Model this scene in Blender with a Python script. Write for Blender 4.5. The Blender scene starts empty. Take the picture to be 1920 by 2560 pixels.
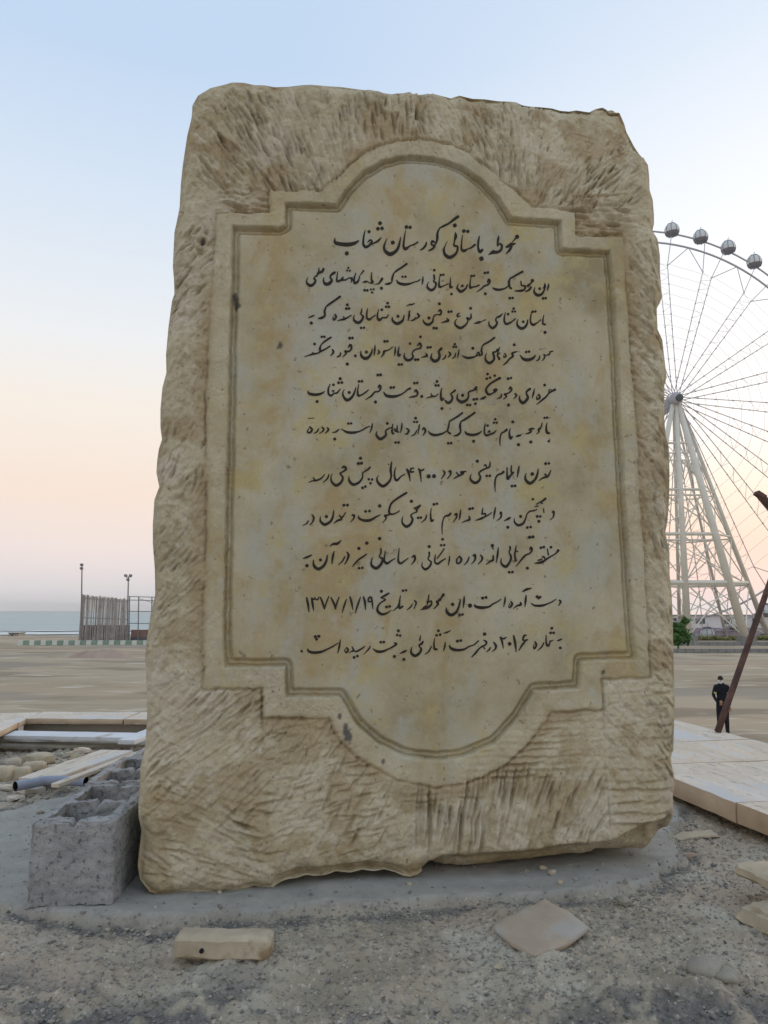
import bpy, bmesh, math, random
import numpy as np
from mathutils import Vector, noise, Matrix
R_ = math.radians
sc = bpy.context.scene
# ------------------------------------------------------------------ camera
F_PX = 1923.0; PITCH = R_(7.3); CAM_H = 0.7
cam = bpy.data.cameras.new("camera"); camo = bpy.data.objects.new("camera", cam)
sc.collection.objects.link(camo); sc.camera = camo
cam.sensor_fit = 'HORIZONTAL'; cam.sensor_width = 36.0; cam.lens = 36.0 * F_PX / 1920.0
cam.clip_start = 0.05; cam.clip_end = 30000
camo.location = (0, 0, CAM_H); camo.rotation_euler = (R_(90) + PITCH, 0, 0)
# ------------------------------------------------------------------ world
SUN_AZ, SUN_EL = R_(52), R_(7)          # azimuth clockwise from +Y (to the right)
world = bpy.data.worlds.new("World"); sc.world = world; world.use_nodes = True
nt = world.node_tree; nt.nodes.clear()
def wn(t, **k):
    n = nt.nodes.new(t)
    for a, b in k.items(): setattr(n, a, b)
    return n
def lin(c): return tuple(((v/255)/12.92 if v/255 <= .04045 else ((v/255+.055)/1.055)**2.4) for v in c) + (1,)
tc = wn('ShaderNodeTexCoord'); sep = wn('ShaderNodeSeparateXYZ'); nt.links.new(tc.outputs['Generated'], sep.inputs[0])
def ramp(stops):
    r = wn('ShaderNodeValToRGB'); e = r.color_ramp.elements
    e[0].position, e[0].color = stops[0][0], lin(stops[0][1])
    e[1].position, e[1].color = stops[-1][0], lin(stops[-1][1])
    for p, c in stops[1:-1]:
        x = e.new(p); x.color = lin(c)
    r.color_ramp.interpolation = 'EASE' if False else 'LINEAR'
    nt.links.new(sep.outputs['Z'], r.inputs[0]); return r
ra = ramp([(0, (208,210,211)), (.02, (214,210,212)), (.07, (230,216,212)), (.14, (235,216,202)), (.24, (234,224,213)),
           (.33, (224,226,228)), (.48, (202,215,230)), (.60, (183,203,227)), (1, (186,203,226))])
rb = ramp([(0, (238,214,206)), (.02, (243,213,205)), (.08, (252,217,198)), (.14, (254,232,212)), (.22, (255,248,243)),
           (.36, (248,247,247)), (.50, (237,239,243)), (.64, (218,227,238)), (1, (190,210,236))])
dot = wn('ShaderNodeVectorMath', operation='DOT_PRODUCT')
nt.links.new(tc.outputs['Generated'], dot.inputs[0]); dot.inputs[1].default_value = (math.sin(SUN_AZ), math.cos(SUN_AZ), 0)
mr = wn('ShaderNodeMapRange'); mr.inputs['From Min'].default_value = .35; mr.inputs['From Max'].default_value = .96
mr.interpolation_type = 'SMOOTHSTEP'; nt.links.new(dot.outputs['Value'], mr.inputs['Value'])
mx = wn('ShaderNodeMix', data_type='RGBA'); nt.links.new(mr.outputs['Result'], mx.inputs['Factor'])
nt.links.new(ra.outputs[0], mx.inputs['A']); nt.links.new(rb.outputs[0], mx.inputs['B'])
sky = wn('ShaderNodeTexSky', sky_type='NISHITA'); sky.sun_disc = False; sky.sun_elevation = SUN_EL
sky.sun_rotation = SUN_AZ; sky.dust_density = 2.0; sky.air_density = 1.0
b1 = wn('ShaderNodeBackground'); b2 = wn('ShaderNodeBackground'); add = wn('ShaderNodeAddShader'); wo = wn('ShaderNodeOutputWorld')
nt.links.new(mx.outputs['Result'], b1.inputs[0]); b1.inputs[1].default_value = .95
nt.links.new(sky.outputs[0], b2.inputs[0]); b2.inputs[1].default_value = .006
nt.links.new(b1.outputs[0], add.inputs[0]); nt.links.new(b2.outputs[0], add.inputs[1]); nt.links.new(add.outputs[0], wo.inputs[0])
# ------------------------------------------------------------------ sun (low, soft, veiled by haze)
sl = bpy.data.lights.new("sun", 'SUN'); so = bpy.data.objects.new("sun", sl); sc.collection.objects.link(so)
sl.energy = 0.55; sl.angle = R_(14); sl.color = (1, .72, .48)
d = Vector((math.sin(SUN_AZ)*math.cos(SUN_EL), math.cos(SUN_AZ)*math.cos(SUN_EL), math.sin(SUN_EL)))
so.rotation_euler = d.to_track_quat('Z', 'Y').to_euler()
sc.view_settings.view_transform = 'Standard'; sc.view_settings.look = 'None'
sc.view_settings.exposure = 0.28; sc.view_settings.gamma = 1.0; sc.view_settings.use_curve_mapping = False
sc.cycles.max_bounces = 6

# ------------------------------------------------------------------ pixel <-> world
CO = np.array([0, 0, CAM_H])
def ray(x, y):
    a, b = (x-960)/F_PX, (1280-y)/F_PX; c, s = math.cos(PITCH), math.sin(PITCH)
    return np.array([a, c - b*s, s + b*c])
def onz(x, y, z=0.0):
    r = ray(x, y); return Vector(CO + r*((z-CAM_H)/r[2]))
def ony(x, y, Y):
    r = ray(x, y); return Vector(CO + r*(Y/r[1]))

# ------------------------------------------------------------------ object helpers
def link(o, parent=None):
    sc.collection.objects.link(o)
    if parent is not None: o.parent = parent
    return o
def tag(o, label=None, cat=None, group=None, kind=None):
    if label: o['label'] = label
    if cat: o['category'] = cat
    if group: o['group'] = group
    if kind: o['kind'] = kind
    return o
def empty(name, loc=(0,0,0), rz=0):
    o = bpy.data.objects.new(name, None); o.location = loc; o.rotation_euler = (0,0,rz); o.empty_display_size = .1
    return link(o)
def mesh_obj(name, V, Fc, m, parent=None, smooth=False):
    me = bpy.data.meshes.new(name); me.from_pydata([tuple(v) for v in V], [], Fc); me.update()
    if smooth: me.polygons.foreach_set('use_smooth', [True]*len(me.polygons))
    me.materials.append(m); return link(bpy.data.objects.new(name, me), parent)
def np_mesh(name, V, Q, m, parent=None, smooth=True):
    me = bpy.data.meshes.new(name); V = np.asarray(V, np.float32); Q = np.asarray(Q, np.int32)
    me.vertices.add(len(V)); me.vertices.foreach_set('co', V.ravel())
    k = Q.shape[1]; me.loops.add(Q.size); me.loops.foreach_set('vertex_index', Q.ravel())
    me.polygons.add(len(Q)); me.polygons.foreach_set('loop_start', np.arange(0, Q.size, k, dtype=np.int32))
    me.polygons.foreach_set('use_smooth', np.full(len(Q), smooth)); me.update(calc_edges=True); me.validate()
    me.materials.append(m); return link(bpy.data.objects.new(name, me), parent)
class MB:
    def __init__(s): s.V = []; s.F = []
    def box(s, c, sz, rot=None, taper=1):
        n = len(s.V); M = rot if rot is not None else Matrix.Identity(3)
        for dz in (-.5, .5):
            for dx, dy in ((-.5,-.5),(.5,-.5),(.5,.5),(-.5,.5)):
                t = taper if dz > 0 else 1
                s.V.append(Vector(c) + M @ Vector((dx*sz[0]*t, dy*sz[1]*t, dz*sz[2])))
        for f in ((0,3,2,1),(4,5,6,7),(0,1,5,4),(1,2,6,5),(2,3,7,6),(3,0,4,7)): s.F.append([n+i for i in f])
        return s
    def tube(s, pts, r, k=6, caps=True):
        pts = [Vector(p) for p in pts]; rr = r if isinstance(r, (list, tuple)) else [r]*len(pts); n0 = len(s.V)
        for i, p in enumerate(pts):
            t = (pts[min(i+1, len(pts)-1)] - pts[max(i-1, 0)]).normalized()
            a = t.cross(Vector((0,0,1)) if abs(t.z) < .95 else Vector((0,1,0))).normalized(); b = t.cross(a)
            for j in range(k):
                an = 2*math.pi*j/k; s.V.append(p + (a*math.cos(an) + b*math.sin(an))*rr[i])
        for i in range(len(pts)-1):
            for j in range(k):
                s.F.append([n0+i*k+j, n0+i*k+(j+1)%k, n0+(i+1)*k+(j+1)%k, n0+(i+1)*k+j])
        if caps:
            s.F.append([n0+j for j in range(k)][::-1]); s.F.append([n0+(len(pts)-1)*k+j for j in range(k)])
        return s
    def build(s, name, m, parent=None, smooth=False): return mesh_obj(name, s.V, s.F, m, parent, smooth)

# ------------------------------------------------------------------ numpy noise
def vnoise(x, y, seed):
    rs = np.random.RandomState(seed); T = rs.rand(256, 256).astype(np.float32)
    xi = np.floor(x).astype(int); yi = np.floor(y).astype(int); fx = x-xi; fy = y-yi
    fx = fx*fx*fx*(fx*(fx*6-15)+10); fy = fy*fy*fy*(fy*(fy*6-15)+10)
    a = T[yi & 255, xi & 255]; b = T[yi & 255, (xi+1) & 255]; c = T[(yi+1) & 255, xi & 255]; e = T[(yi+1) & 255, (xi+1) & 255]
    return (a*(1-fx)+b*fx)*(1-fy) + (c*(1-fx)+e*fx)*fy - .5
def fbm(x, y, scale, octv, seed, gain=.5):
    o = np.zeros_like(x); a = 1; f = 1/scale
    for i in range(octv):
        c, s = math.cos(i*1.3), math.sin(i*1.3)
        o += a*vnoise((x*c - y*s)*f + 17.3*i, (x*s + y*c)*f + 9.1*i, seed+i); a *= gain; f *= 2.03
    return o
def worley(x, y, scale, seed):
    rs = np.random.RandomState(seed); TX = rs.rand(128,128); TY = rs.rand(128,128); TH = rs.rand(128,128)
    X = x/scale; Y = y/scale; xi = np.floor(X).astype(int); yi = np.floor(Y).astype(int)
    d1 = np.full(x.shape, 9.); d2 = d1.copy(); h = np.zeros_like(x)
    for dx in (-1,0,1):
        for dy in (-1,0,1):
            cx = xi+dx; cy = yi+dy; px = cx+TX[cy & 127, cx & 127]; py = cy+TY[cy & 127, cx & 127]
            dd = np.hypot(X-px, Y-py); m = dd < d1
            d2 = np.where(m, d1, np.minimum(d2, dd)); h = np.where(m, TH[cy & 127, cx & 127], h); d1 = np.where(m, dd, d1)
    return d1, d2, h
def sstep(a, b, x):
    t = np.clip((x-a)/(b-a), 0, 1); return t*t*(3-2*t)
def poly_sdf(P, U, V):
    P = np.asarray(P, float); n = len(P); d = np.full(U.shape, 1e9); ins = np.zeros(U.shape, bool)
    for i in range(n):
        a = P[i]; b = P[(i+1) % n]; e = b-a; l2 = e@e + 1e-12
        t = np.clip(((U-a[0])*e[0] + (V-a[1])*e[1])/l2, 0, 1)
        d = np.minimum(d, (U-a[0]-t*e[0])**2 + (V-a[1]-t*e[1])**2)
        if a[1] != b[1]:
            c = ((a[1] > V) != (b[1] > V)) & (U < (b[0]-a[0])*(V-a[1])/(b[1]-a[1]) + a[0]); ins ^= c
    return np.sqrt(d)*np.where(ins, 1, -1)
def line_dist(P, U, V):
    d = np.full(U.shape, 1e9)
    for a, b in zip(P[:-1], P[1:]):
        a = np.array(a); b = np.array(b); e = b-a
        t = np.clip(((U-a[0])*e[0] + (V-a[1])*e[1])/(e@e+1e-12), 0, 1)
        d = np.minimum(d, np.hypot(U-a[0]-t*e[0], V-a[1]-t*e[1]))
    return d

# ------------------------------------------------------------------ materials
def mat(name, stops, scale=4.0, detail=8, rough=.9, bump=.3, bscale=60, metallic=0, coords='Object', spots=None, bdist=.004, stretch=None, spec=.3, dist=.0, stain=None):
    m = bpy.data.materials.new(name); m.use_nodes = True; t = m.node_tree; N = t.nodes; L = t.links
    bs = N['Principled BSDF']; bs.inputs['Roughness'].default_value = rough; bs.inputs['Metallic'].default_value = metallic
    bs.inputs['Specular IOR Level'].default_value = spec
    co = N.new('ShaderNodeTexCoord'); out = co.outputs[coords]
    if stretch:
        mp = N.new('ShaderNodeMapping'); mp.inputs['Scale'].default_value = stretch; L.new(out, mp.inputs[0]); out = mp.outputs[0]
    n = N.new('ShaderNodeTexNoise'); n.inputs['Scale'].default_value = scale; n.inputs['Detail'].default_value = detail
    n.inputs['Roughness'].default_value = .62; n.inputs['Distortion'].default_value = dist; L.new(out, n.inputs['Vector'])
    r = N.new('ShaderNodeValToRGB'); e = r.color_ramp.elements; k = len(stops)
    for i, c in enumerate(stops):
        p = .3 + .4*i/max(k-1, 1)
        x = e[0] if i == 0 else (e[1] if i == k-1 else None)
        if x is None: x = e.new(p)
        x.position = p; x.color = (*c, 1)
    L.new(n.outputs['Fac'], r.inputs[0]); col = r.outputs[0]
    for (sc_, lo, hi, c) in (spots or []):
        n2 = N.new('ShaderNodeTexNoise'); n2.inputs['Scale'].default_value = sc_; n2.inputs['Detail'].default_value = 5; L.new(out, n2.inputs['Vector'])
        mp2 = N.new('ShaderNodeMapRange'); mp2.inputs['From Min'].default_value = lo; mp2.inputs['From Max'].default_value = hi; L.new(n2.outputs['Fac'], mp2.inputs['Value'])
        mm = N.new('ShaderNodeMix'); mm.data_type = 'RGBA'; L.new(mp2.outputs[0], mm.inputs['Factor']); L.new(col, mm.inputs['A']); mm.inputs['B'].default_value = (*c, 1); col = mm.outputs['Result']
    L.new(col, bs.inputs['Base Color'])
    if bump:
        n3 = N.new('ShaderNodeTexNoise'); n3.inputs['Scale'].default_value = bscale; n3.inputs['Detail'].default_value = 6; n3.inputs['Roughness'].default_value = .7; L.new(out, n3.inputs['Vector'])
        bp = N.new('ShaderNodeBump'); bp.inputs['Strength'].default_value = bump; bp.inputs['Distance'].default_value = bdist
        L.new(n3.outputs['Fac'], bp.inputs['Height']); L.new(bp.outputs[0], bs.inputs['Normal'])
    return m
M = {}
M['ground_plain'] = mat('dirt', [(.10,.094,.083), (.19,.176,.15), (.28,.255,.21)], 5, 12, .96, .9, 120, bdist=.006,
                  spots=[(1.3, .50, .66, (.34,.29,.23)), (2.2, .56, .68, (.085,.09,.10)), (45, .60, .72, (.42,.39,.34)), (60, .62, .7, (.06,.06,.06))])
M['mortar'] = mat('mortar', [(.20,.205,.20), (.26,.262,.25), (.30,.298,.28)], 3, 10, .93, .35, 90, bdist=.003, spots=[(6, .58, .75, (.34,.33,.30)), (30, .64, .74, (.14,.14,.14))])
M['plaza'] = mat('sand', [(.30,.235,.15), (.40,.325,.22), (.47,.39,.275)], .05, 12, .95, .2, 2, stretch=(.6, 1.7, 1), spots=[(.03, .48, .62, (.43,.325,.215)), (.22, .54, .64, (.27,.21,.14)), (.6, .58, .70, (.54,.47,.36)), (.09, .56, .62, (.30,.25,.19))])
M['traver'] = mat('travertine', [(.54,.465,.37), (.67,.585,.475), (.73,.65,.54)], 3, 8, .75, .25, 60, stretch=(1, 3, 3), spots=[(5, .56, .70, (.52,.43,.32)), (12, .60, .68, (.40,.35,.28)), (40, .63, .68, (.28,.25,.21)), (2.2, .52, .64, (.56,.55,.53))])
M['traver_glow'] = mat('travertine_painted_glow', [(.50,.43,.34), (.64,.50,.37), (.70,.58,.44)], 3, 8, .75, .3, 60, stretch=(1, 3, 3), spots=[(5, .50, .60, (.60,.56,.50)), (30, .62, .68, (.36,.29,.22))])  # travertine copy with the low sun's warm glow put into its colour
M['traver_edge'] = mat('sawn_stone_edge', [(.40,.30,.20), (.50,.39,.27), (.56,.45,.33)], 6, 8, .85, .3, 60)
M['block'] = mat('concrete_block', [(.29,.295,.29), (.40,.40,.39), (.50,.49,.475)], 12, 12, .96, .9, 150, bdist=.008, spots=[(85, .55, .72, (.12,.125,.13)), (9, .64, .72, (.50,.49,.46))])
M['white_board'] = mat('white_board', [(.55,.57,.60), (.66,.68,.70)], 6, 6, .6, .1, 40, spots=[(9, .62, .75, (.42,.38,.33))])
M['paint'] = mat('black_letter_paint', [(.016,.014,.011), (.035,.030,.022)], 40, 4, .75, .0)
M['beige'] = mat('beige_stone', [(.36,.30,.21), (.50,.42,.30), (.58,.50,.37)], 9, 8, .9, .5, 70, spots=[(14, .6, .7, (.30,.22,.13))])
M['pink_tile'] = mat('pinkish_tile', [(.36,.29,.215), (.45,.345,.25), (.44,.375,.295)], 9, 8, .85, .4, 90, spots=[(8, .52, .62, (.40,.385,.345))])
M['dark_crumb'] = mat('dark_crumb', [(.13,.13,.125), (.20,.195,.18), (.28,.265,.235)], 9, 4, .97, .5, 90)
M['gravel'] = mat('gravel_stone', [(.17,.16,.145), (.32,.29,.24), (.44,.40,.33)], 14, 3, .95, .4, 80)
M['rock'] = mat('rubble', [(.23,.21,.18), (.32,.295,.24), (.40,.37,.30)], 8, 8, .95, .6, 60)
M['pipe'] = mat('grey_pvc', [(.25,.28,.36), (.31,.34,.42)], 10, 4, .45, .0)
M['dark'] = mat('painted_void_shade', [(.01,.01,.012), (.015,.015,.018)], 10, 2, .9, .0)  # near black: the shade inside openings, put into the colour
M['rust'] = mat('rusty_steel', [(.05,.032,.032), (.095,.055,.05), (.15,.085,.065)], 14, 8, .8, .4, 80)
M['wheel'] = mat('grey_painted_steel', [(.40,.39,.42), (.47,.46,.49)], 1, 4, .6, .0)
M['tower'] = mat('cream_painted_steel', [(.64,.61,.52), (.74,.71,.62)], .8, 5, .6, .0)
M['cable'] = mat('steel_cable', [(.30,.28,.27), (.36,.34,.32)], 1, 3, .6, .0)
M['cabin'] = mat('cabin_shell', [(.17,.165,.19), (.24,.23,.26)], 1, 3, .5, .0)
M['glass'] = mat('cabin_glass', [(.58,.61,.61), (.66,.68,.67)], 1, 2, .15, .0, spec=.6)
M['sea'] = mat('sea_water', [(.37,.425,.40), (.45,.50,.465)], .02, 8, .55, .5, .8, stretch=(.3, 1, 1), spec=.3, bdist=.1)
M['foam'] = mat('surf', [(.62,.62,.58), (.75,.74,.70)], .2, 6, .8, .0)
M['slat'] = mat('weathered_reed', [(.28,.255,.235), (.38,.35,.33), (.46,.43,.40)], .8, 6, .9, .0)
M['pole'] = mat('galvanised_pole', [(.16,.16,.165), (.22,.22,.225)], 2, 3, .6, .0)
M['red'] = mat('red_brown_band', [(.20,.11,.09), (.30,.19,.16)], .6, 6, .9, .0)
M['green'] = mat('green_kerb_paint', [(.20,.30,.22), (.27,.37,.29)], 1, 5, .8, .0)
M['white'] = mat('white_kerb_paint', [(.55,.60,.55), (.66,.69,.64)], 1, 5, .8, .0)
M['kerb'] = mat('grey_kerb', [(.20,.20,.19), (.27,.265,.25)], .6, 6, .9, .0)
M['soil'] = mat('reddish_soil', [(.32,.22,.17), (.44,.34,.27)], .5, 8, .95, .4, 3)
M['leaf'] = mat('leaf', [(.02,.07,.012), (.05,.15,.02), (.09,.22,.03)], 2.5, 4, .6, .0)
M['hedge'] = mat('hedge_leaf', [(.14,.18,.04), (.26,.27,.09), (.34,.32,.13)], .9, 5, .8, .0)
M['bark'] = mat('bark', [(.06,.045,.03), (.10,.075,.05)], 8, 5, .9, .2, 30)
M['lilac'] = mat('lilac_wall', [(.42,.34,.42), (.50,.42,.49)], .3, 5, .85, .0)
M['pale'] = mat('pale_wall', [(.62,.58,.57), (.70,.66,.64)], .3, 5, .85, .0)
M['window'] = mat('dark_window', [(.06,.07,.075), (.12,.13,.135)], .8, 3, .2, .0)
M['cloth'] = mat('dark_cloth', [(.006,.007,.014), (.012,.013,.022)], 6, 4, .9, .0)
M['skin'] = mat('skin', [(.30,.17,.11), (.38,.22,.15)], 6, 3, .6, .0)
M['mask'] = mat('white_mask', [(.62,.62,.66), (.70,.70,.73)], 6, 3, .8, .0)
M['yellow'] = mat('yellow_patch', [(.42,.38,.10), (.50,.44,.14)], 6, 3, .8, .0)
M['hair'] = mat('black_hair', [(.01,.01,.01), (.02,.018,.016)], 6, 3, .8, .0)
M['wall'] = mat('rendered_wall', [(.30,.28,.25), (.38,.36,.32)], 2, 7, .9, .3, 40)

# stone: colours from noise, plus a mesh attribute that tells the smoothed panel and band from the rough stone
def stone_mat():
    m = bpy.data.materials.new('limestone'); m.use_nodes = True; t = m.node_tree; N = t.nodes; L = t.links
    bs = N['Principled BSDF']; bs.inputs['Roughness'].default_value = .93; bs.inputs['Specular IOR Level'].default_value = .2
    co = N.new('ShaderNodeTexCoord').outputs['Object']
    def noi(s, dt=8, ro=.6, st=None, ds=0):
        o = co
        if st:
            mp = N.new('ShaderNodeMapping'); mp.inputs['Scale'].default_value = st; L.new(co, mp.inputs[0]); o = mp.outputs[0]
        n = N.new('ShaderNodeTexNoise'); n.inputs['Scale'].default_value = s; n.inputs['Detail'].default_value = dt; n.inputs['Roughness'].default_value = ro
        n.inputs['Distortion'].default_value = ds; L.new(o, n.inputs['Vector']); return n.outputs['Fac']
    def rmp(fac, st):
        r = N.new('ShaderNodeValToRGB'); e = r.color_ramp.elements
        e[0].position, e[0].color = st[0][0], (*st[0][1], 1); e[1].position, e[1].color = st[-1][0], (*st[-1][1], 1)
        for p, c in st[1:-1]: x = e.new(p); x.color = (*c, 1)
        L.new(fac, r.inputs[0]); return r.outputs[0]
    def rng(f, a, b, c=0, d_=1):
        r = N.new('ShaderNodeMapRange'); r.inputs['From Min'].default_value = a; r.inputs['From Max'].default_value = b
        r.inputs['To Min'].default_value = c; r.inputs['To Max'].default_value = d_; L.new(f, r.inputs['Value']); return r.outputs[0]
    def mix(f, a, b, bt='MIX'):
        x = N.new('ShaderNodeMix'); x.data_type = 'RGBA'; x.blend_type = bt
        (L.new(f, x.inputs['Factor']) if not isinstance(f, float) else setattr(x.inputs['Factor'], 'default_value', f))
        for k, v in (('A', a), ('B', b)):
            if isinstance(v, tuple): x.inputs[k].default_value = (*v, 1)
            else: L.new(v, x.inputs[k])
        return x.outputs['Result']
    at = N.new('ShaderNodeAttribute'); at.attribute_name = 'zone'; zone = at.outputs['Fac']
    rough = rmp(noi(7, 12, .72), [(.32, (.42,.345,.20)), (.45, (.57,.49,.32)), (.56, (.65,.57,.39)), (.68, (.72,.65,.49))])
    rough = mix(rng(noi(3.1, 6, .6, ds=.8), .52, .66, 0, .40), rough, (.47,.365,.19))
    rough = mix(rng(noi(2.3, 4), .52, .66, 0, .35), rough, (.56,.49,.42))
    panel = rmp(noi(3.5, 9, .6), [(.34, (.32,.265,.145)), (.48, (.43,.375,.235)), (.62, (.51,.46,.325))])
    panel = mix(rng(noi(3.6, 8, .66, (1, 1, .6), .9), .48, .60, 0, .75), panel, (.40,.29,.12))
    panel = mix(rng(noi(4.6, 8, .66, (1, 1, .6)), .49, .60, 0, .75), panel, (.44,.44,.37))
    panel = mix(rng(noi(8, 7, .7), .54, .64, 0, .7), panel, (.46,.37,.12))
    col = mix(zone, rough, panel)
    col = mix(rng(noi(60, 3, .5), .67, .71, 0, .7), col, (.15,.105,.06))
    col = mix(rng(noi(16, 8, .7), .35, .7, 0, .28), col, (.56,.51,.42))
    inv = N.new('ShaderNodeMath'); inv.operation = 'SUBTRACT'; inv.inputs[0].default_value = 1; L.new(zone, inv.inputs[1])
    sp = N.new('ShaderNodeMath'); sp.operation = 'MULTIPLY'; L.new(rng(noi(75, 9, .8), .52, .62, 0, .55), sp.inputs[0]); L.new(rng(inv.outputs[0], 0, 1, .35, 1), sp.inputs[1]); col = mix(sp.outputs[0], col, (.33,.265,.165))
    sp2 = N.new('ShaderNodeMath'); sp2.operation = 'MULTIPLY'; L.new(rng(noi(48, 9, .8), .54, .63, 0, .6), sp2.inputs[0]); L.new(rng(inv.outputs[0], 0, 1, .2, 1), sp2.inputs[1]); col = mix(sp2.outputs[0], col, (.70,.65,.53))
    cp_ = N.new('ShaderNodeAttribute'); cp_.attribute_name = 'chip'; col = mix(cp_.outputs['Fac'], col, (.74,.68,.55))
    st = N.new('ShaderNodeAttribute'); st.attribute_name = 'stain'; col = mix(st.outputs['Fac'], col, (.045,.05,.06))
    oc = N.new('ShaderNodeAttribute'); oc.attribute_name = 'ochre'; col = mix(oc.outputs['Fac'], col, (.36,.24,.10))
    L.new(col, bs.inputs['Base Color'])
    bp = N.new('ShaderNodeBump'); bp.inputs['Strength'].default_value = .9; bp.inputs['Distance'].default_value = .009
    mul = N.new('ShaderNodeMath'); mul.operation = 'MULTIPLY'; L.new(noi(90, 8, .72), mul.inputs[0]); L.new(rng(zone, 0, 1, 1, .16), mul.inputs[1])
    L.new(mul.outputs[0], bp.inputs['Height']); L.new(bp.outputs[0], bs.inputs['Normal'])
    return m
M['stone'] = stone_mat()
def ground_mat():
    m = mat('dirt', [(.31,.265,.195), (.42,.365,.275), (.50,.44,.34)], 7, 12, .97, .8, 210, bdist=.005,
            spots=[(1.5, .50, .62, (.46,.375,.285)), (3.2, .53, .64, (.50,.46,.37)), (70, .56, .66, (.22,.20,.165)), (95, .60, .67, (.58,.52,.43))])
    t = m.node_tree; N = t.nodes; L = t.links; bs = N['Principled BSDF']; col = bs.inputs['Base Color'].links[0].from_socket
    co = N.new('ShaderNodeTexCoord').outputs['Object']
    def layer(col, attr, cols, scl, amt):
        a = N.new('ShaderNodeAttribute'); a.attribute_name = attr; n = N.new('ShaderNodeTexNoise'); n.inputs['Scale'].default_value = scl; n.inputs['Detail'].default_value = 10; n.inputs['Roughness'].default_value = .7; L.new(co, n.inputs['Vector'])
        r = N.new('ShaderNodeValToRGB'); e = r.color_ramp.elements; e[0].position = .32; e[0].color = (*cols[0], 1); e[1].position = .68; e[1].color = (*cols[1], 1); L.new(n.outputs['Fac'], r.inputs[0])
        q = N.new('ShaderNodeMath'); q.operation = 'MULTIPLY'; q.inputs[1].default_value = amt; L.new(a.outputs['Fac'], q.inputs[0])
        x = N.new('ShaderNodeMix'); x.data_type = 'RGBA'; L.new(q.outputs[0], x.inputs['Factor']); L.new(col, x.inputs['A']); L.new(r.outputs[0], x.inputs['B']); return x.outputs['Result']
    col = layer(col, 'damp', ((.05,.052,.055), (.27,.255,.23)), 75, .95)
    col = layer(col, 'pad', ((.29,.285,.26), (.42,.41,.37)), 9, .95)
    L.new(col, bs.inputs['Base Color']); return m
M['ground'] = ground_mat()

# ================================================================== SETTING
# plaza, sea
plz = MB()
Z0 = -3.0
def grid_obj(name, x0, x1, y0, y1, nx, ny, zf, m):
    X, Y = np.meshgrid(np.linspace(x0, x1, nx), np.linspace(y0, y1, ny)); Z = zf(X, Y)
    i = np.arange(ny-1)[:, None]*nx + np.arange(nx-1)[None]; Q = np.stack([i, i+1, i+nx+1, i+nx], -1).reshape(-1, 4)
    return np_mesh(name, np.stack([X, Y, Z], -1).reshape(-1, 3), Q, m)
plaza = grid_obj('sandy_ground', -260, 420, -60, 126, 400, 260,
                 lambda X, Y: Z0 + .10*fbm(X, Y*2.2, 9, 4, 3) + .06*fbm(X, Y, 2.4, 2, 7) - .25*sstep(112, 126, Y), M['plaza'])
tag(plaza, kind='structure')
land = MB().box((460, 400, Z0-.35), (600, 680, .5)).build('distant_ground', M['plaza']); tag(land, kind='structure')
def sea_z(X, Y): return Z0-.22 + .10*fbm(X*.25, Y, 3.0, 3, 11)*np.exp(-np.clip(Y-120, 0, 1e9)/400)
ys = np.concatenate([np.linspace(118, 320, 200), np.geomspace(325, 9000, 70)])
X, Y = np.meshgrid(np.concatenate([np.linspace(-3500, -170, 30), np.linspace(-165, 160, 200)]), ys)
Zs = sea_z(X, Y); nx = X.shape[1]; i = np.arange(len(ys)-1)[:, None]*nx + np.arange(nx-1)[None]
sea = np_mesh('sea', np.stack([X, Y, Zs], -1).reshape(-1, 3), np.stack([i, i+1, i+nx+1, i+nx], -1).reshape(-1, 4), M['sea']); tag(sea, kind='structure')
xs = np.linspace(-170, 60, 240)
for (yy, w, seed) in ((131, 19, 2), (150, 7, 9)):
    c = yy + 3*fbm(xs, xs*0, 22, 3, seed); ww = w*(.55+.9*np.abs(fbm(xs, xs*0, 9, 3, seed+3)))
    V = np.concatenate([np.stack([xs, c-ww/2, np.full_like(xs, Z0-.10)], -1), np.stack([xs, c+ww/2, np.full_like(xs, Z0-.10)], -1)])
    n = len(xs); Q = np.array([[k, k+1, n+k+1, n+k] for k in range(n-1)])
    tag(np_mesh('surf', V, Q, M['foam']), kind='structure')

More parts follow.
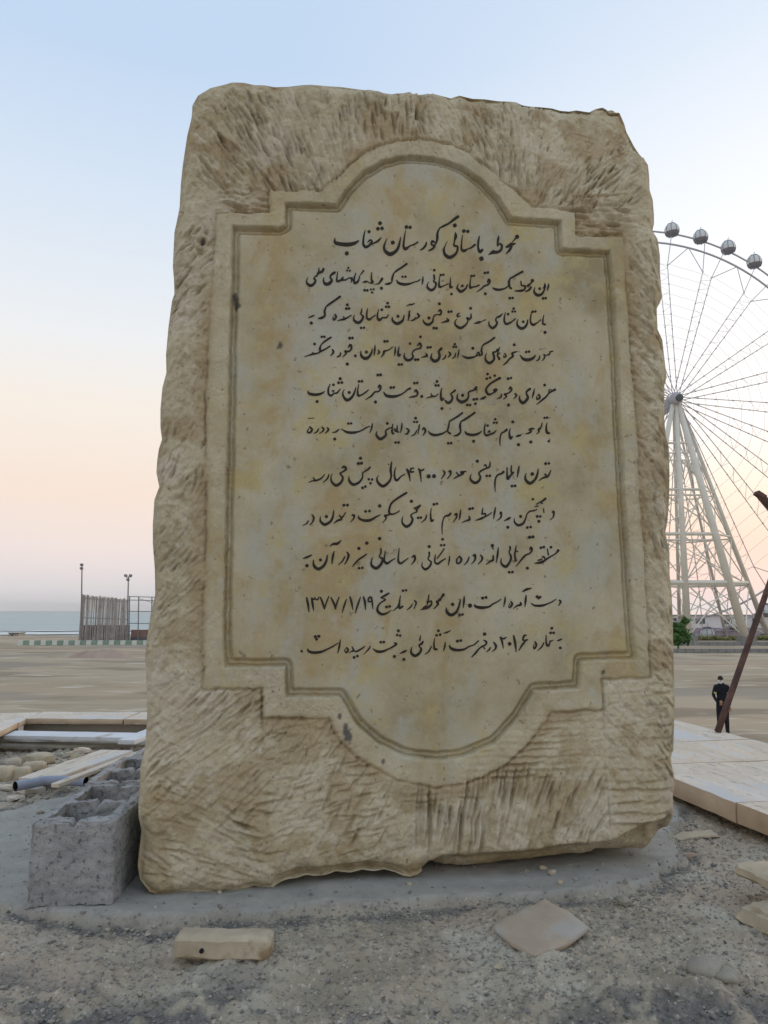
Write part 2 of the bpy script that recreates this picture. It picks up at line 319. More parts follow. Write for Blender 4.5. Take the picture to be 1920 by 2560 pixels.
# raised platform the monument stands on
PX0, PX1, PY0, PY1 = -2.42, 2.6, -1.6, 4.62
FAR_A, FAR_B = (1.667, 4.41), (1.82, 3.65)      # outer edge of the right coping
def pad_poly():
    pts = [(-160,2230),(0,2268),(120,2282),(280,2290),(420,2285),(590,2275),(700,2266),(900,2250),(1100,2240),(1300,2230),(1450,2228),(1600,2213),(1660,2180),(1705,2120),(1690,1995),(1500,1960),(350,1900),(150,1990),(-100,2050)]
    return [tuple(onz(*p))[:2] for p in pts]
PAD = pad_poly()
def ground_z(X, Y):
    near = sstep(1.95, 1.45, Y)
    z = .018*fbm(X, Y, .55, 3, 21) + (.012+.020*near)*fbm(X, Y, .16, 4, 31, .55)
    d1, d2, h = worley(X, Y, .035, 5); lump = (1-np.clip(d1*1.2, 0, 1))*h
    z += (.006+.013*near*sstep(-.05, .25, fbm(X, Y, .5, 2, 77)+.15))*lump
    z += .013*np.abs(fbm(X, Y, .035, 4, 51, .65)) + (.005+.006*near)*np.abs(fbm(X, Y, .018, 3, 52, .65))
    bk = sstep(2.5, 3.0, Y)*sstep(-.8, -1.0, X); z += bk*(.05*fbm(X, Y, .5, 3, 61) + .01)
    z -= .02*near
    sd = poly_sdf(PAD, X, Y) + .05*fbm(X, Y, .13, 4, 91, .6) - .005
    w = sstep(-.010, .008, sd)
    zp = .008*fbm(X, Y, .3, 3, 41) + .003*fbm(X, Y, .05, 3, 45) - .004*np.clip(fbm(X, Y, .02, 2, 46)-.2, 0, 1)
    z = (z - .030)*(1-w) + zp*w
    return z, w
def axis(a, b, c, d_, fine, coarse):
    return np.concatenate([np.arange(a, b, coarse), np.arange(b, c, fine), np.arange(c, d_+1e-6, coarse)])
gx = axis(PX0+.02, -1.35, 1.45, PX1-.02, .0062, .02)
gy = np.concatenate([np.arange(PY0+.02, 1.15, .05), np.arange(1.15, 2.7, .0065), np.arange(2.7, PY1-.02, .016)])
X, Y = np.meshgrid(gx, gy); Z, W = ground_z(X, Y); nx = len(gx)
sx_ = FAR_A[0] + (FAR_A[1]-Y)*(FAR_B[0]-FAR_A[0])/(FAR_A[1]-FAR_B[1]); Z = np.where(X > sx_-.04, Z0-.15, Z)
i = np.arange(len(gy)-1)[:, None]*nx + np.arange(nx-1)[None]; Q = np.stack([i, i+1, i+nx+1, i+nx], -1).reshape(-1, 4)
ground = np_mesh('bare_ground', np.stack([X, Y, Z], -1).reshape(-1, 3), Q, M['ground']); tag(ground, kind='structure')
at = ground.data.attributes.new('pad', 'FLOAT', 'POINT'); at.data.foreach_set('value', W.ravel().astype(np.float32))
sdg = poly_sdf(PAD, X, Y) + .05*fbm(X, Y, .13, 4, 91, .6) - .005
dk = np.clip(1.0*np.exp(-((sdg+.030)/.022)**2)*sstep(-.15, .25, fbm(X, Y, .12, 4, 93)+.05) + sstep(1.66, 1.48, Y + .25*fbm(X, Y, .3, 2, 98))*sstep(-.14, .12, fbm(X, Y, .14, 4, 94, .65))*.95, 0, 1)
at = ground.data.attributes.new('damp', 'FLOAT', 'POINT'); at.data.foreach_set('value', dk.ravel().astype(np.float32))
def gz(x, y):
    z, _ = ground_z(np.array([[x]]), np.array([[y]])); return float(z[0, 0])
plat = MB().box(((PX0+1.56)/2, (PY0+PY1)/2, (Z0-.12)/2-.15), (1.56-PX0-.06, PY1-PY0-.06, -Z0-.12)).build('raised_platform', M['wall']); tag(plat, kind='structure')

# ================================================================== THE STONE
ST_YAW, ST_LEAN = R_(9), R_(3)
NH = np.array([math.sin(ST_YAW), -math.cos(ST_YAW), 0]); UA = np.array([math.cos(ST_YAW), math.sin(ST_YAW), 0])
VA = np.array([0, 0, math.cos(ST_LEAN)]) - NH*math.sin(ST_LEAN); NN = NH*math.cos(ST_LEAN) + np.array([0, 0, math.sin(ST_LEAN)])
SO = np.array(onz(403, 2240))
def uv(x, y, off=0.0):
    r = ray(x, y); o = SO + NN*off; t = ((o-CO)@NN)/(r@NN); p = CO + r*t - o; return (p@UA, p@VA)
def pv(u, v, h): return SO + UA*u + VA*v + NN*h
SIL_T = [(495,239),(527,220),(556,213),(581,206),(610,207),(636,213),(660,213),(687,218),(720,217),(763,212),(800,214),(856,218),(900,224),(940,228),(975,236),(1008,234),(1045,237),(1084,235),(1105,240),(1127,246),(1148,239),(1181,247),(1210,248),(1245,253),(1275,254),(1291,256),(1305,263),(1321,266),(1350,268),(1380,271),(1400,277),(1422,279),(1440,276),(1473,281),(1488,273),(1506,269),(1515,274),(1523,284)]
SIL_R = [(1523,284),(1549,283),(1561,311),(1566,330),(1574,345),(1586,368),(1599,387),(1612,400),(1620,412),(1623,440),(1624,475),(1632,500),(1635,539),(1635,560),(1631,577),(1644,598),(1650,640),(1650,681),(1655,742),(1650,757),(1642,771),(1644,823),(1656,850),(1661,895),(1667,943),(1661,963),(1661,1001),(1661,1050),(1664,1087),(1672,1118),(1674,1180),(1673,1245),(1669,1302),(1663,1333),(1670,1360),(1674,1381),(1674,1435),(1679,1482),(1682,1545),(1683,1600),(1684,1656),(1685,1695),(1687,1758),(1685,1822),(1682,1910),(1687,1942),(1685,1996),(1684,2043),(1677,2068),(1668,2092)]
SIL_B = [(374,2230),(403,2238),(440,2235),(492,2233),(530,2233),(556,2236),(600,2224),(637,2214),(660,2220),(681,2219),(700,2205),(718,2198),(742,2195),(766,2187),(790,2190),(815,2187),(840,2178),(875,2182),(905,2174),(936,2178),(960,2173),(987,2180),(1010,2190),(1027,2192),(1045,2186),(1057,2176),(1075,2164),(1089,2166),(1120,2175),(1159,2178),(1228,2173),(1280,2166),(1335,2160),(1414,2148),(1470,2146),(1498,2141),(1507,2134),(1550,2132),(1600,2134),(1637,2137),(1655,2118),(1668,2092)]
SIL_L = [(374,2230),(350,2198),(344,2165),(348,2125),(354,2077),(346,2040),(346,2004),(350,1960),(350,1923),(358,1890),(364,1858),(368,1782),(366,1681),(363,1640),(367,1598),(377,1535),(388,1486),(387,1423),(382,1361),(382,1312),(386,1249),(398,1217),(391,1182),(393,1150),(397,1123),(405,1098),(401,1068),(401,1023),(406,969),(416,931),(415,886),(421,819),(430,752),(436,735),(435,700),(432,665),(436,581),(443,549),(449,518),(452,460),(457,412),(468,340),(479,294),(481,264),(495,239)]
def resample(P, n):
    P = np.array(P, float); s = np.concatenate([[0], np.cumsum(np.hypot(*np.diff(P, axis=0).T))]); t = np.linspace(0, s[-1], n)
    return np.stack([np.interp(t, s, P[:, 0]), np.interp(t, s, P[:, 1])], -1)
NS, NT = 470, 700
EDGE = -.03
cT = resample([uv(*p, EDGE) for p in SIL_T], NS); cB = resample([uv(*p, EDGE) for p in SIL_B], NS)
cL = resample([uv(*p, EDGE) for p in SIL_L], NT); cR = resample([uv(*p, EDGE) for p in reversed(SIL_R)], NT)
S_, T_ = np.meshgrid(np.linspace(0, 1, NS), np.linspace(0, 1, NT)); S3 = S_[..., None]; T3 = T_[..., None]
P2 = (1-T3)*cB[None] + T3*cT[None] + (1-S3)*cL[:, None] + S3*cR[:, None] - ((1-S3)*(1-T3)*cB[0] + S3*(1-T3)*cB[-1] + (1-S3)*T3*cT[0] + S3*T3*cT[-1])
bound = np.concatenate([cB, cR[1:], cT[::-1][1:], cL[::-1][1:-1]])
# raster of relief
u0, u1, v0, v1 = bound[:, 0].min()-.02, bound[:, 0].max()+.02, bound[:, 1].min()-.02, bound[:, 1].max()+.02
RES = .0026; UU, VV = np.meshgrid(np.arange(u0, u1, RES), np.arange(v0, v1, RES))
OUTER = [(543,533),(610,532),(676,532),(676,475),(740,477),(805,478),(860,429),(898,395),(944,368),(988,355),(1033,349),(1085,353),(1127,361),(1169,381),(1219,418),(1262,458),(1308,498),(1330,517),(1439,530),(1441,588),(1557,592),(1563,690),(1572,787),(1579,911),(1589,1023),(1596,1173),(1601,1262),(1609,1374),(1617,1523),(1625,1693),(1504,1696),(1509,1774),(1379,1779),(1361,1806),(1317,1862),(1252,1920),(1173,1957),(1098,1967),(1045,1962),(996,1950),(944,1923),(887,1889),(843,1840),(821,1796),(657,1796),(655,1721),(510,1721),(509,1560),(514,1399),(519,1237),(517,1023),(524,850),(533,700)]
INNER = [(580,563),(695,568),(712,560),(712,505),(841,509),(868,467),(906,429),(957,399),(1000,389),(1042,387),(1105,395),(1160,416),(1211,454),(1249,496),(1278,543),(1403,551),(1407,620),(1527,624),(1536,720),(1547,911),(1556,1100),(1565,1262),(1574,1400),(1582,1540),(1592,1648),(1455,1653),(1452,1722),(1340,1728),(1300,1795),(1240,1860),(1163,1894),(1092,1903),(1015,1893),(945,1860),(890,1812),(850,1742),(714,1744),(712,1668),(562,1668),(556,1600),(560,1400),(566,1150),(572,850),(578,690)]
dO = poly_sdf([uv(*p) for p in OUTER], UU, VV); dI = poly_sdf([uv(*p) for p in INNER], UU, VV)
dB = poly_sdf(bound[::4], UU, VV)
dO = dO + .0045*fbm(UU, VV, .03, 4, 811, .6) + .004*fbm(UU, VV, .15, 2, 812); dI = dI + .0026*fbm(UU, VV, .03, 3, 813)
H = np.zeros_like(UU); outm = sstep(.004, -.004, dO)
# rough stone outside the carved frame
d1, d2, hh = worley(UU + .012*fbm(UU, VV, .03, 2, 8), VV, .055, 14); e1, e2, eh = worley(UU, VV, .018, 15)
rough = .014*fbm(UU, VV, .22, 4, 101, .55) + .0075*(hh-.5)*sstep(0, .25, d2-d1) + .004*(eh-.5) + .006*np.abs(fbm(UU, VV, .06, 4, 108, .55)) + .0022*fbm(UU, VV, .012, 2, 109, .6) - .002
rough *= .65 + .5*sstep(.16, .03, dB)
edge_r = np.clip(1-dB/(.055+.03*fbm(UU, VV, .3, 2, 5)), 0, 1)
H += outm*rough
H -= outm*.011*np.exp(-((dO+.003)/.0032)**2)*(.55+1.1*np.clip(fbm(UU, VV, .10, 3, 201)+.3, 0, 1))
# gouges
GO = np.zeros_like(UU); CH = np.zeros_like(UU); rs = random.Random(7)
def gouge(px, py, ang, ln, wd, dp, curv=0):
    u, v = uv(px, py); c, s = math.cos(ang), math.sin(ang); r = ln*.6 + wd*2
    i0, i1 = int((v-r-v0)/RES), int((v+r-v0)/RES)+1; j0, j1 = int((u-r-u0)/RES), int((u+r-u0)/RES)+1
    i0, j0 = max(i0, 0), max(j0, 0)
    if i1 <= i0 or j1 <= j0: return
    a = UU[i0:i1, j0:j1]-u; b = VV[i0:i1, j0:j1]-v; x = a*c + b*s; y = -a*s + b*c + curv*x*x
    t = np.clip(1-np.abs(x/(ln*.5))**2.5, 0, 1)*np.clip(.6+.4*x/(ln*.5)+.4, 0, 1)
    k = -dp*t*np.exp(-(y/wd)**2) + .35*dp*t*np.exp(-((y-wd*1.9)/(wd*1.1))**2)
    GO[i0:i1, j0:j1] += k
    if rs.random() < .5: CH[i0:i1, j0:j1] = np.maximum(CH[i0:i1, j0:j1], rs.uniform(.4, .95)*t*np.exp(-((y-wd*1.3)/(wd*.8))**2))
def field(n, xr, yr, angf, ln, dp, wd=(.0020, .0044)):
    for _ in range(n):
        x = rs.uniform(*xr); y = rs.uniform(*yr); a = angf(x, y)
        gouge(x, y, R_(a + rs.gauss(0, 7)), rs.uniform(*ln), rs.uniform(*wd), rs.uniform(*dp), rs.uniform(-3, 3))
field(430, (480, 1060), (230, 480), lambda x, y: 90 + (1060-x)/560*48 - 6, (.03, .10), (.003, .009))
field(400, (1040, 1370), (250, 480), lambda x, y: 96 + 18*math.cos(x/90), (.03, .10), (.003, .009))
field(260, (1340, 1600), (330, 510), lambda x, y: 68 - (x-1340)/10, (.03, .07), (.003, .009))
field(80, (560, 680), (470, 530), lambda x, y: 3, (.03, .08), (.003, .006))
field(100, (1430, 1570), (500, 590), lambda x, y: -3, (.03, .08), (.003, .006))
field(360, (370, 525), (560, 1720), lambda x, y: 58 + 12*math.sin(y/140), (.025, .075), (.002, .007))
field(380, (1570, 1690), (590, 1700), lambda x, y: -52 + 16*math.sin(y/120), (.025, .08), (.002, .007))
field(280, (360, 660), (1720, 2060), lambda x, y: 42, (.03, .10), (.002, .007))
field(120, (360, 640), (1950, 2200), lambda x, y: -22, (.04, .12), (.002, .006))
field(300, (650, 1050), (1800, 2150), lambda x, y: 8 if rs.random() < .6 else 60, (.03, .09), (.0015, .005))
for y in np.arange(1795, 1950, 17):
    for x in np.arange(1180, 1510, 42): gouge(x+rs.uniform(-12, 12), y+rs.uniform(-3, 3)-(x-1180)*.02, R_(2+rs.gauss(0, 3)), rs.uniform(.05, .11), .0032, rs.uniform(.003, .007))
for k in range(300):
    t = rs.random(); x = 1040+470*t; y = rs.uniform(1960, 2110)-t*40*rs.random(); gouge(x, y, R_(88-36*t*(.5+.5*rs.random())), rs.uniform(.05, .13), .0034, rs.uniform(.004, .011))
for y in np.arange(1710, 2070, 27):
    for x in (1530, 1575, 1620, 1660): gouge(x+rs.uniform(-10, 10), y+rs.uniform(-5, 5), R_(3+rs.gauss(0, 4)), rs.uniform(.05, .10), .0038, rs.uniform(.003, .008))
field(60, (1515, 1680), (1740, 1960), lambda x, y: -50, (.06, .16), (.003, .008))
# single long cuts that stand out in the photograph
def cut(x0, y0, x1, y1, dp=.008, wd=.0026):
    a = uv(x0, y0); b = uv(x1, y1); ln = math.hypot(b[0]-a[0], b[1]-a[1]); gouge((x0+x1)/2, (y0+y1)/2, math.atan2(b[1]-a[1], b[0]-a[0]), ln*1.15, wd, dp)
for c in ((1405,326,1500,352),(1430,345,1510,366),(1468,425,1480,395),(1515,455,1540,435),(676,470,676,525),(1435,480,1433,530),(1270,510,1436,527),(1425,490,1560,487),
          (447,1908,508,1866),(460,1858,518,1826),(435,1944,570,2005),(560,2045,620,2072),(480,1918,540,1880),(530,1940,600,1900),(510,965,513,1020),(655,1700,657,1900),(1510,1740,1512,1850),(1512,1850,1528,2095),
          (1040,1991,1130,1982),(1130,1994,1215,1997),(1025,2013,1110,2000),(1058,2135,1070,2070),(1100,2128,1106,2070),(1125,2118,1136,2080),(1400,2080,1445,2040),(1470,2090,1490,2020),(1490,2090,1505,2030),(1500,2000,1525,1960)):
    cut(*c)
H += outm*GO*np.clip(1.15+2.0*fbm(UU, VV, .16, 3, 77), .4, 2.2)
# light rim rounding
H -= .034*edge_r**2.2 + .010*edge_r*np.abs(fbm(UU, VV, .06, 3, 303))
# pits upper left
for (x, y, r, dp) in ((505,600,.012,.02),(515,580,.008,.015),(500,622,.012,.02),(470,595,.012,.012),(525,648,.006,.01),(505,690,.006,.01),(460,905,.02,.008),(497,727,.008,.008)):
    u, v = uv(x, y); q = np.exp(-(((UU-u)**2 + (VV-v)**2)/r**2)**1.3); H -= dp*q*(1+fbm(UU, VV, .01, 2, 9))
# band
bandm = sstep(-.002, .002, dO)*sstep(.002, -.002, dI)
H += bandm*(.22*GO) + bandm*(.0055*fbm(UU, VV, .12, 3, 401) + .0016*fbm(UU, VV, .03, 3, 402) + .0008*fbm(UU, VV, .008, 2, 403))
# inner groove and sunk panel
gw = .021; gin = sstep(-.001, .003, dI)
bead = .004*np.abs(fbm(UU, VV, .013, 2, 501)) + .0025*fbm(UU, VV, .05, 2, 502)
prof = np.where(dI < gw, -.0155 + .006*np.exp(-((dI-gw*.55)/.0042)**2) + bead*1.2, -.008)
t = sstep(gw-.003, gw+.003, dI); prof = (-.027 + .013*np.exp(-((dI-gw*.55)/.0036)**2) + bead*1.7)*(1-t) + t*(-.008 + .0008*fbm(UU, VV, .2, 3, 503))
H = H*(1-gin) + gin*prof
# undercut lip at the lower right
lip = [uv(*p) for p in ((1040,2215),(1060,2175),(1085,2155),(1108,2141),(1180,2138),(1270,2128),(1350,2122),(1400,2112),(1525,2101),(1560,2085),(1600,2062),(1640,2050),(1690,2035),(1740,2300),(1100,2300))]
dl = poly_sdf(lip, UU, VV) + .004*fbm(UU, VV, .03, 3, 601); H -= .05*sstep(-.003, .022, dl) + .25*np.clip(dl-.02, 0, .05)
# left part of the foot recedes under
lipl = [uv(*p) for p in ((650,2260),(690,2196),(740,2176),(830,2168),(930,2158),(990,2164),(1050,2200),(1050,2300))]
dl2 = poly_sdf(lipl, UU, VV) + .006*fbm(UU, VV, .03, 3, 602); H -= .045*sstep(-.004, .02, dl2)
zone = np.clip(bandm*(.50+1.2*fbm(UU, VV, .12, 3, 410)), 0, 1)*(1-gin) + gin
st = np.zeros_like(UU)
for (x, y, r) in ((868,1840,.014),(862,1818,.008),(850,1790,.006),(958,1905,.005),(700,862,.007),(693,868,.004),(507,598,.008),(588,740,.012),(592,760,.010),(1508,1680,.007)):
    u, v = uv(x, y); q = np.hypot(UU-u, (VV-v)*.8)/r + .8*fbm(UU, VV, .01, 2, int(x)); st = np.maximum(st, .8*sstep(1.15, .75, q))
oc = np.clip(sstep(.05, -.01, np.abs(dO+.012))*sstep(-.04, .22, fbm(UU, VV, .35, 4, 701)), 0, 1)*.55*sstep(.02, -.002, dO)
oc = np.maximum(oc, .42*sstep(.12, .3, fbm(UU, VV, .11, 4, 703))*outm)
def samp(A, P):
    x = np.clip((P[..., 0]-u0)/RES, 0, A.shape[1]-1.001); y = np.clip((P[..., 1]-v0)/RES, 0, A.shape[0]-1.001)
    xi = x.astype(int); yi = y.astype(int); fx = x-xi; fy = y-yi
    return (A[yi, xi]*(1-fx) + A[yi, xi+1]*fx)*(1-fy) + (A[yi+1, xi]*(1-fx) + A[yi+1, xi+1]*fx)*fy
hs = samp(H, P2)
# the rim of the grid lies at the depth the outline was traced on
bl = np.minimum(np.minimum(S_, 1-S_)*NS, np.minimum(T_, 1-T_)*NT); wbl = sstep(0, 5, bl); lowr = (P2[..., 0] > uv(1060, 2100)[0]) & (T_ < .1)
hs = np.where(lowr, hs, hs*wbl + EDGE*(1-wbl))
front = SO + P2[..., :1]*UA + P2[..., 1:]*VA + hs[..., None]*NN
Vs = [front.reshape(-1, 3)]; i = np.arange(NT-1)[:, None]*NS + np.arange(NS-1)[None]; Qs = [np.stack([i, i+1, i+NS+1, i+NS], -1).reshape(-1, 4)]
ring = np.concatenate([np.arange(NS), np.arange(1, NT)*NS + NS-1, (NT-1)*NS + np.arange(NS-2, -1, -1), np.arange(NT-2, 0, -1)*NS])
nb = len(ring); rb = front.reshape(-1, 3)[ring]; cen = P2.reshape(-1, 2)[ring]; c0 = cen.mean(0); hb = hs.reshape(-1)[ring]
dirs = cen-c0; dirs /= np.linalg.norm(dirs, axis=1)[:, None]; arc = np.arange(nb)*.003
prev = ring; base = NS*NT; DEPTH = .42; NR = 26
for r in range(1, NR+1):
    f = r/NR; k = -.012*f - .02*f*f + .012*fbm(arc, np.full(nb, f*.42), .05, 4, 801)*min(1, r/3)
    p = cen + dirs*k[:, None]; h = hb*(1-f) + f*(-DEPTH)
    Vs.append(SO + p[:, :1]*UA + p[:, 1:]*VA + h[:, None]*NN); cur = base + np.arange(nb); base += nb
    Qs.append(np.stack([prev, np.roll(prev, -1), np.roll(cur, -1), cur], -1)[:, ::-1]); prev = cur
NB = 30; cp = SO + c0[0]*UA + c0[1]*VA - DEPTH*NN
last = Vs[-1]
for r in range(1, NB+1):
    f = r/NB; p = last*(1-f) + cp*f; n_ = .015*fbm(p@UA, p@VA, .15, 4, 850)*min(1, r/2); p = p + (n_*1.0)[:, None]*NN if r < NB else p
    Vs.append(p); cur = base + np.arange(nb); base += nb
    Qs.append(np.stack([prev, np.roll(prev, -1), np.roll(cur, -1), cur], -1)[:, ::-1]); prev = cur
nfront = NS*NT; allV = np.concatenate(Vs)
org = Vector(SO + UA*.68); org.z = 0
monument = empty('inscribed_stone', org)
tag(monument, 'tall pale limestone slab with carved frame and black Persian inscription', 'monument')
stone = np_mesh('slab', allV - np.array(org), np.concatenate(Qs), M['stone'], monument)
def fattr(me, name, front_vals):
    a = me.attributes.new(name, 'FLOAT', 'POINT'); full = np.zeros(len(me.vertices), np.float32); full[:nfront] = front_vals.ravel(); a.data.foreach_set('value', full)
fattr(stone.data, 'zone', samp(zone, P2)); fattr(stone.data, 'stain', samp(st, P2)); fattr(stone.data, 'ochre', samp(oc, P2)); fattr(stone.data, 'chip', samp(np.clip(CH*outm, 0, .9), P2))

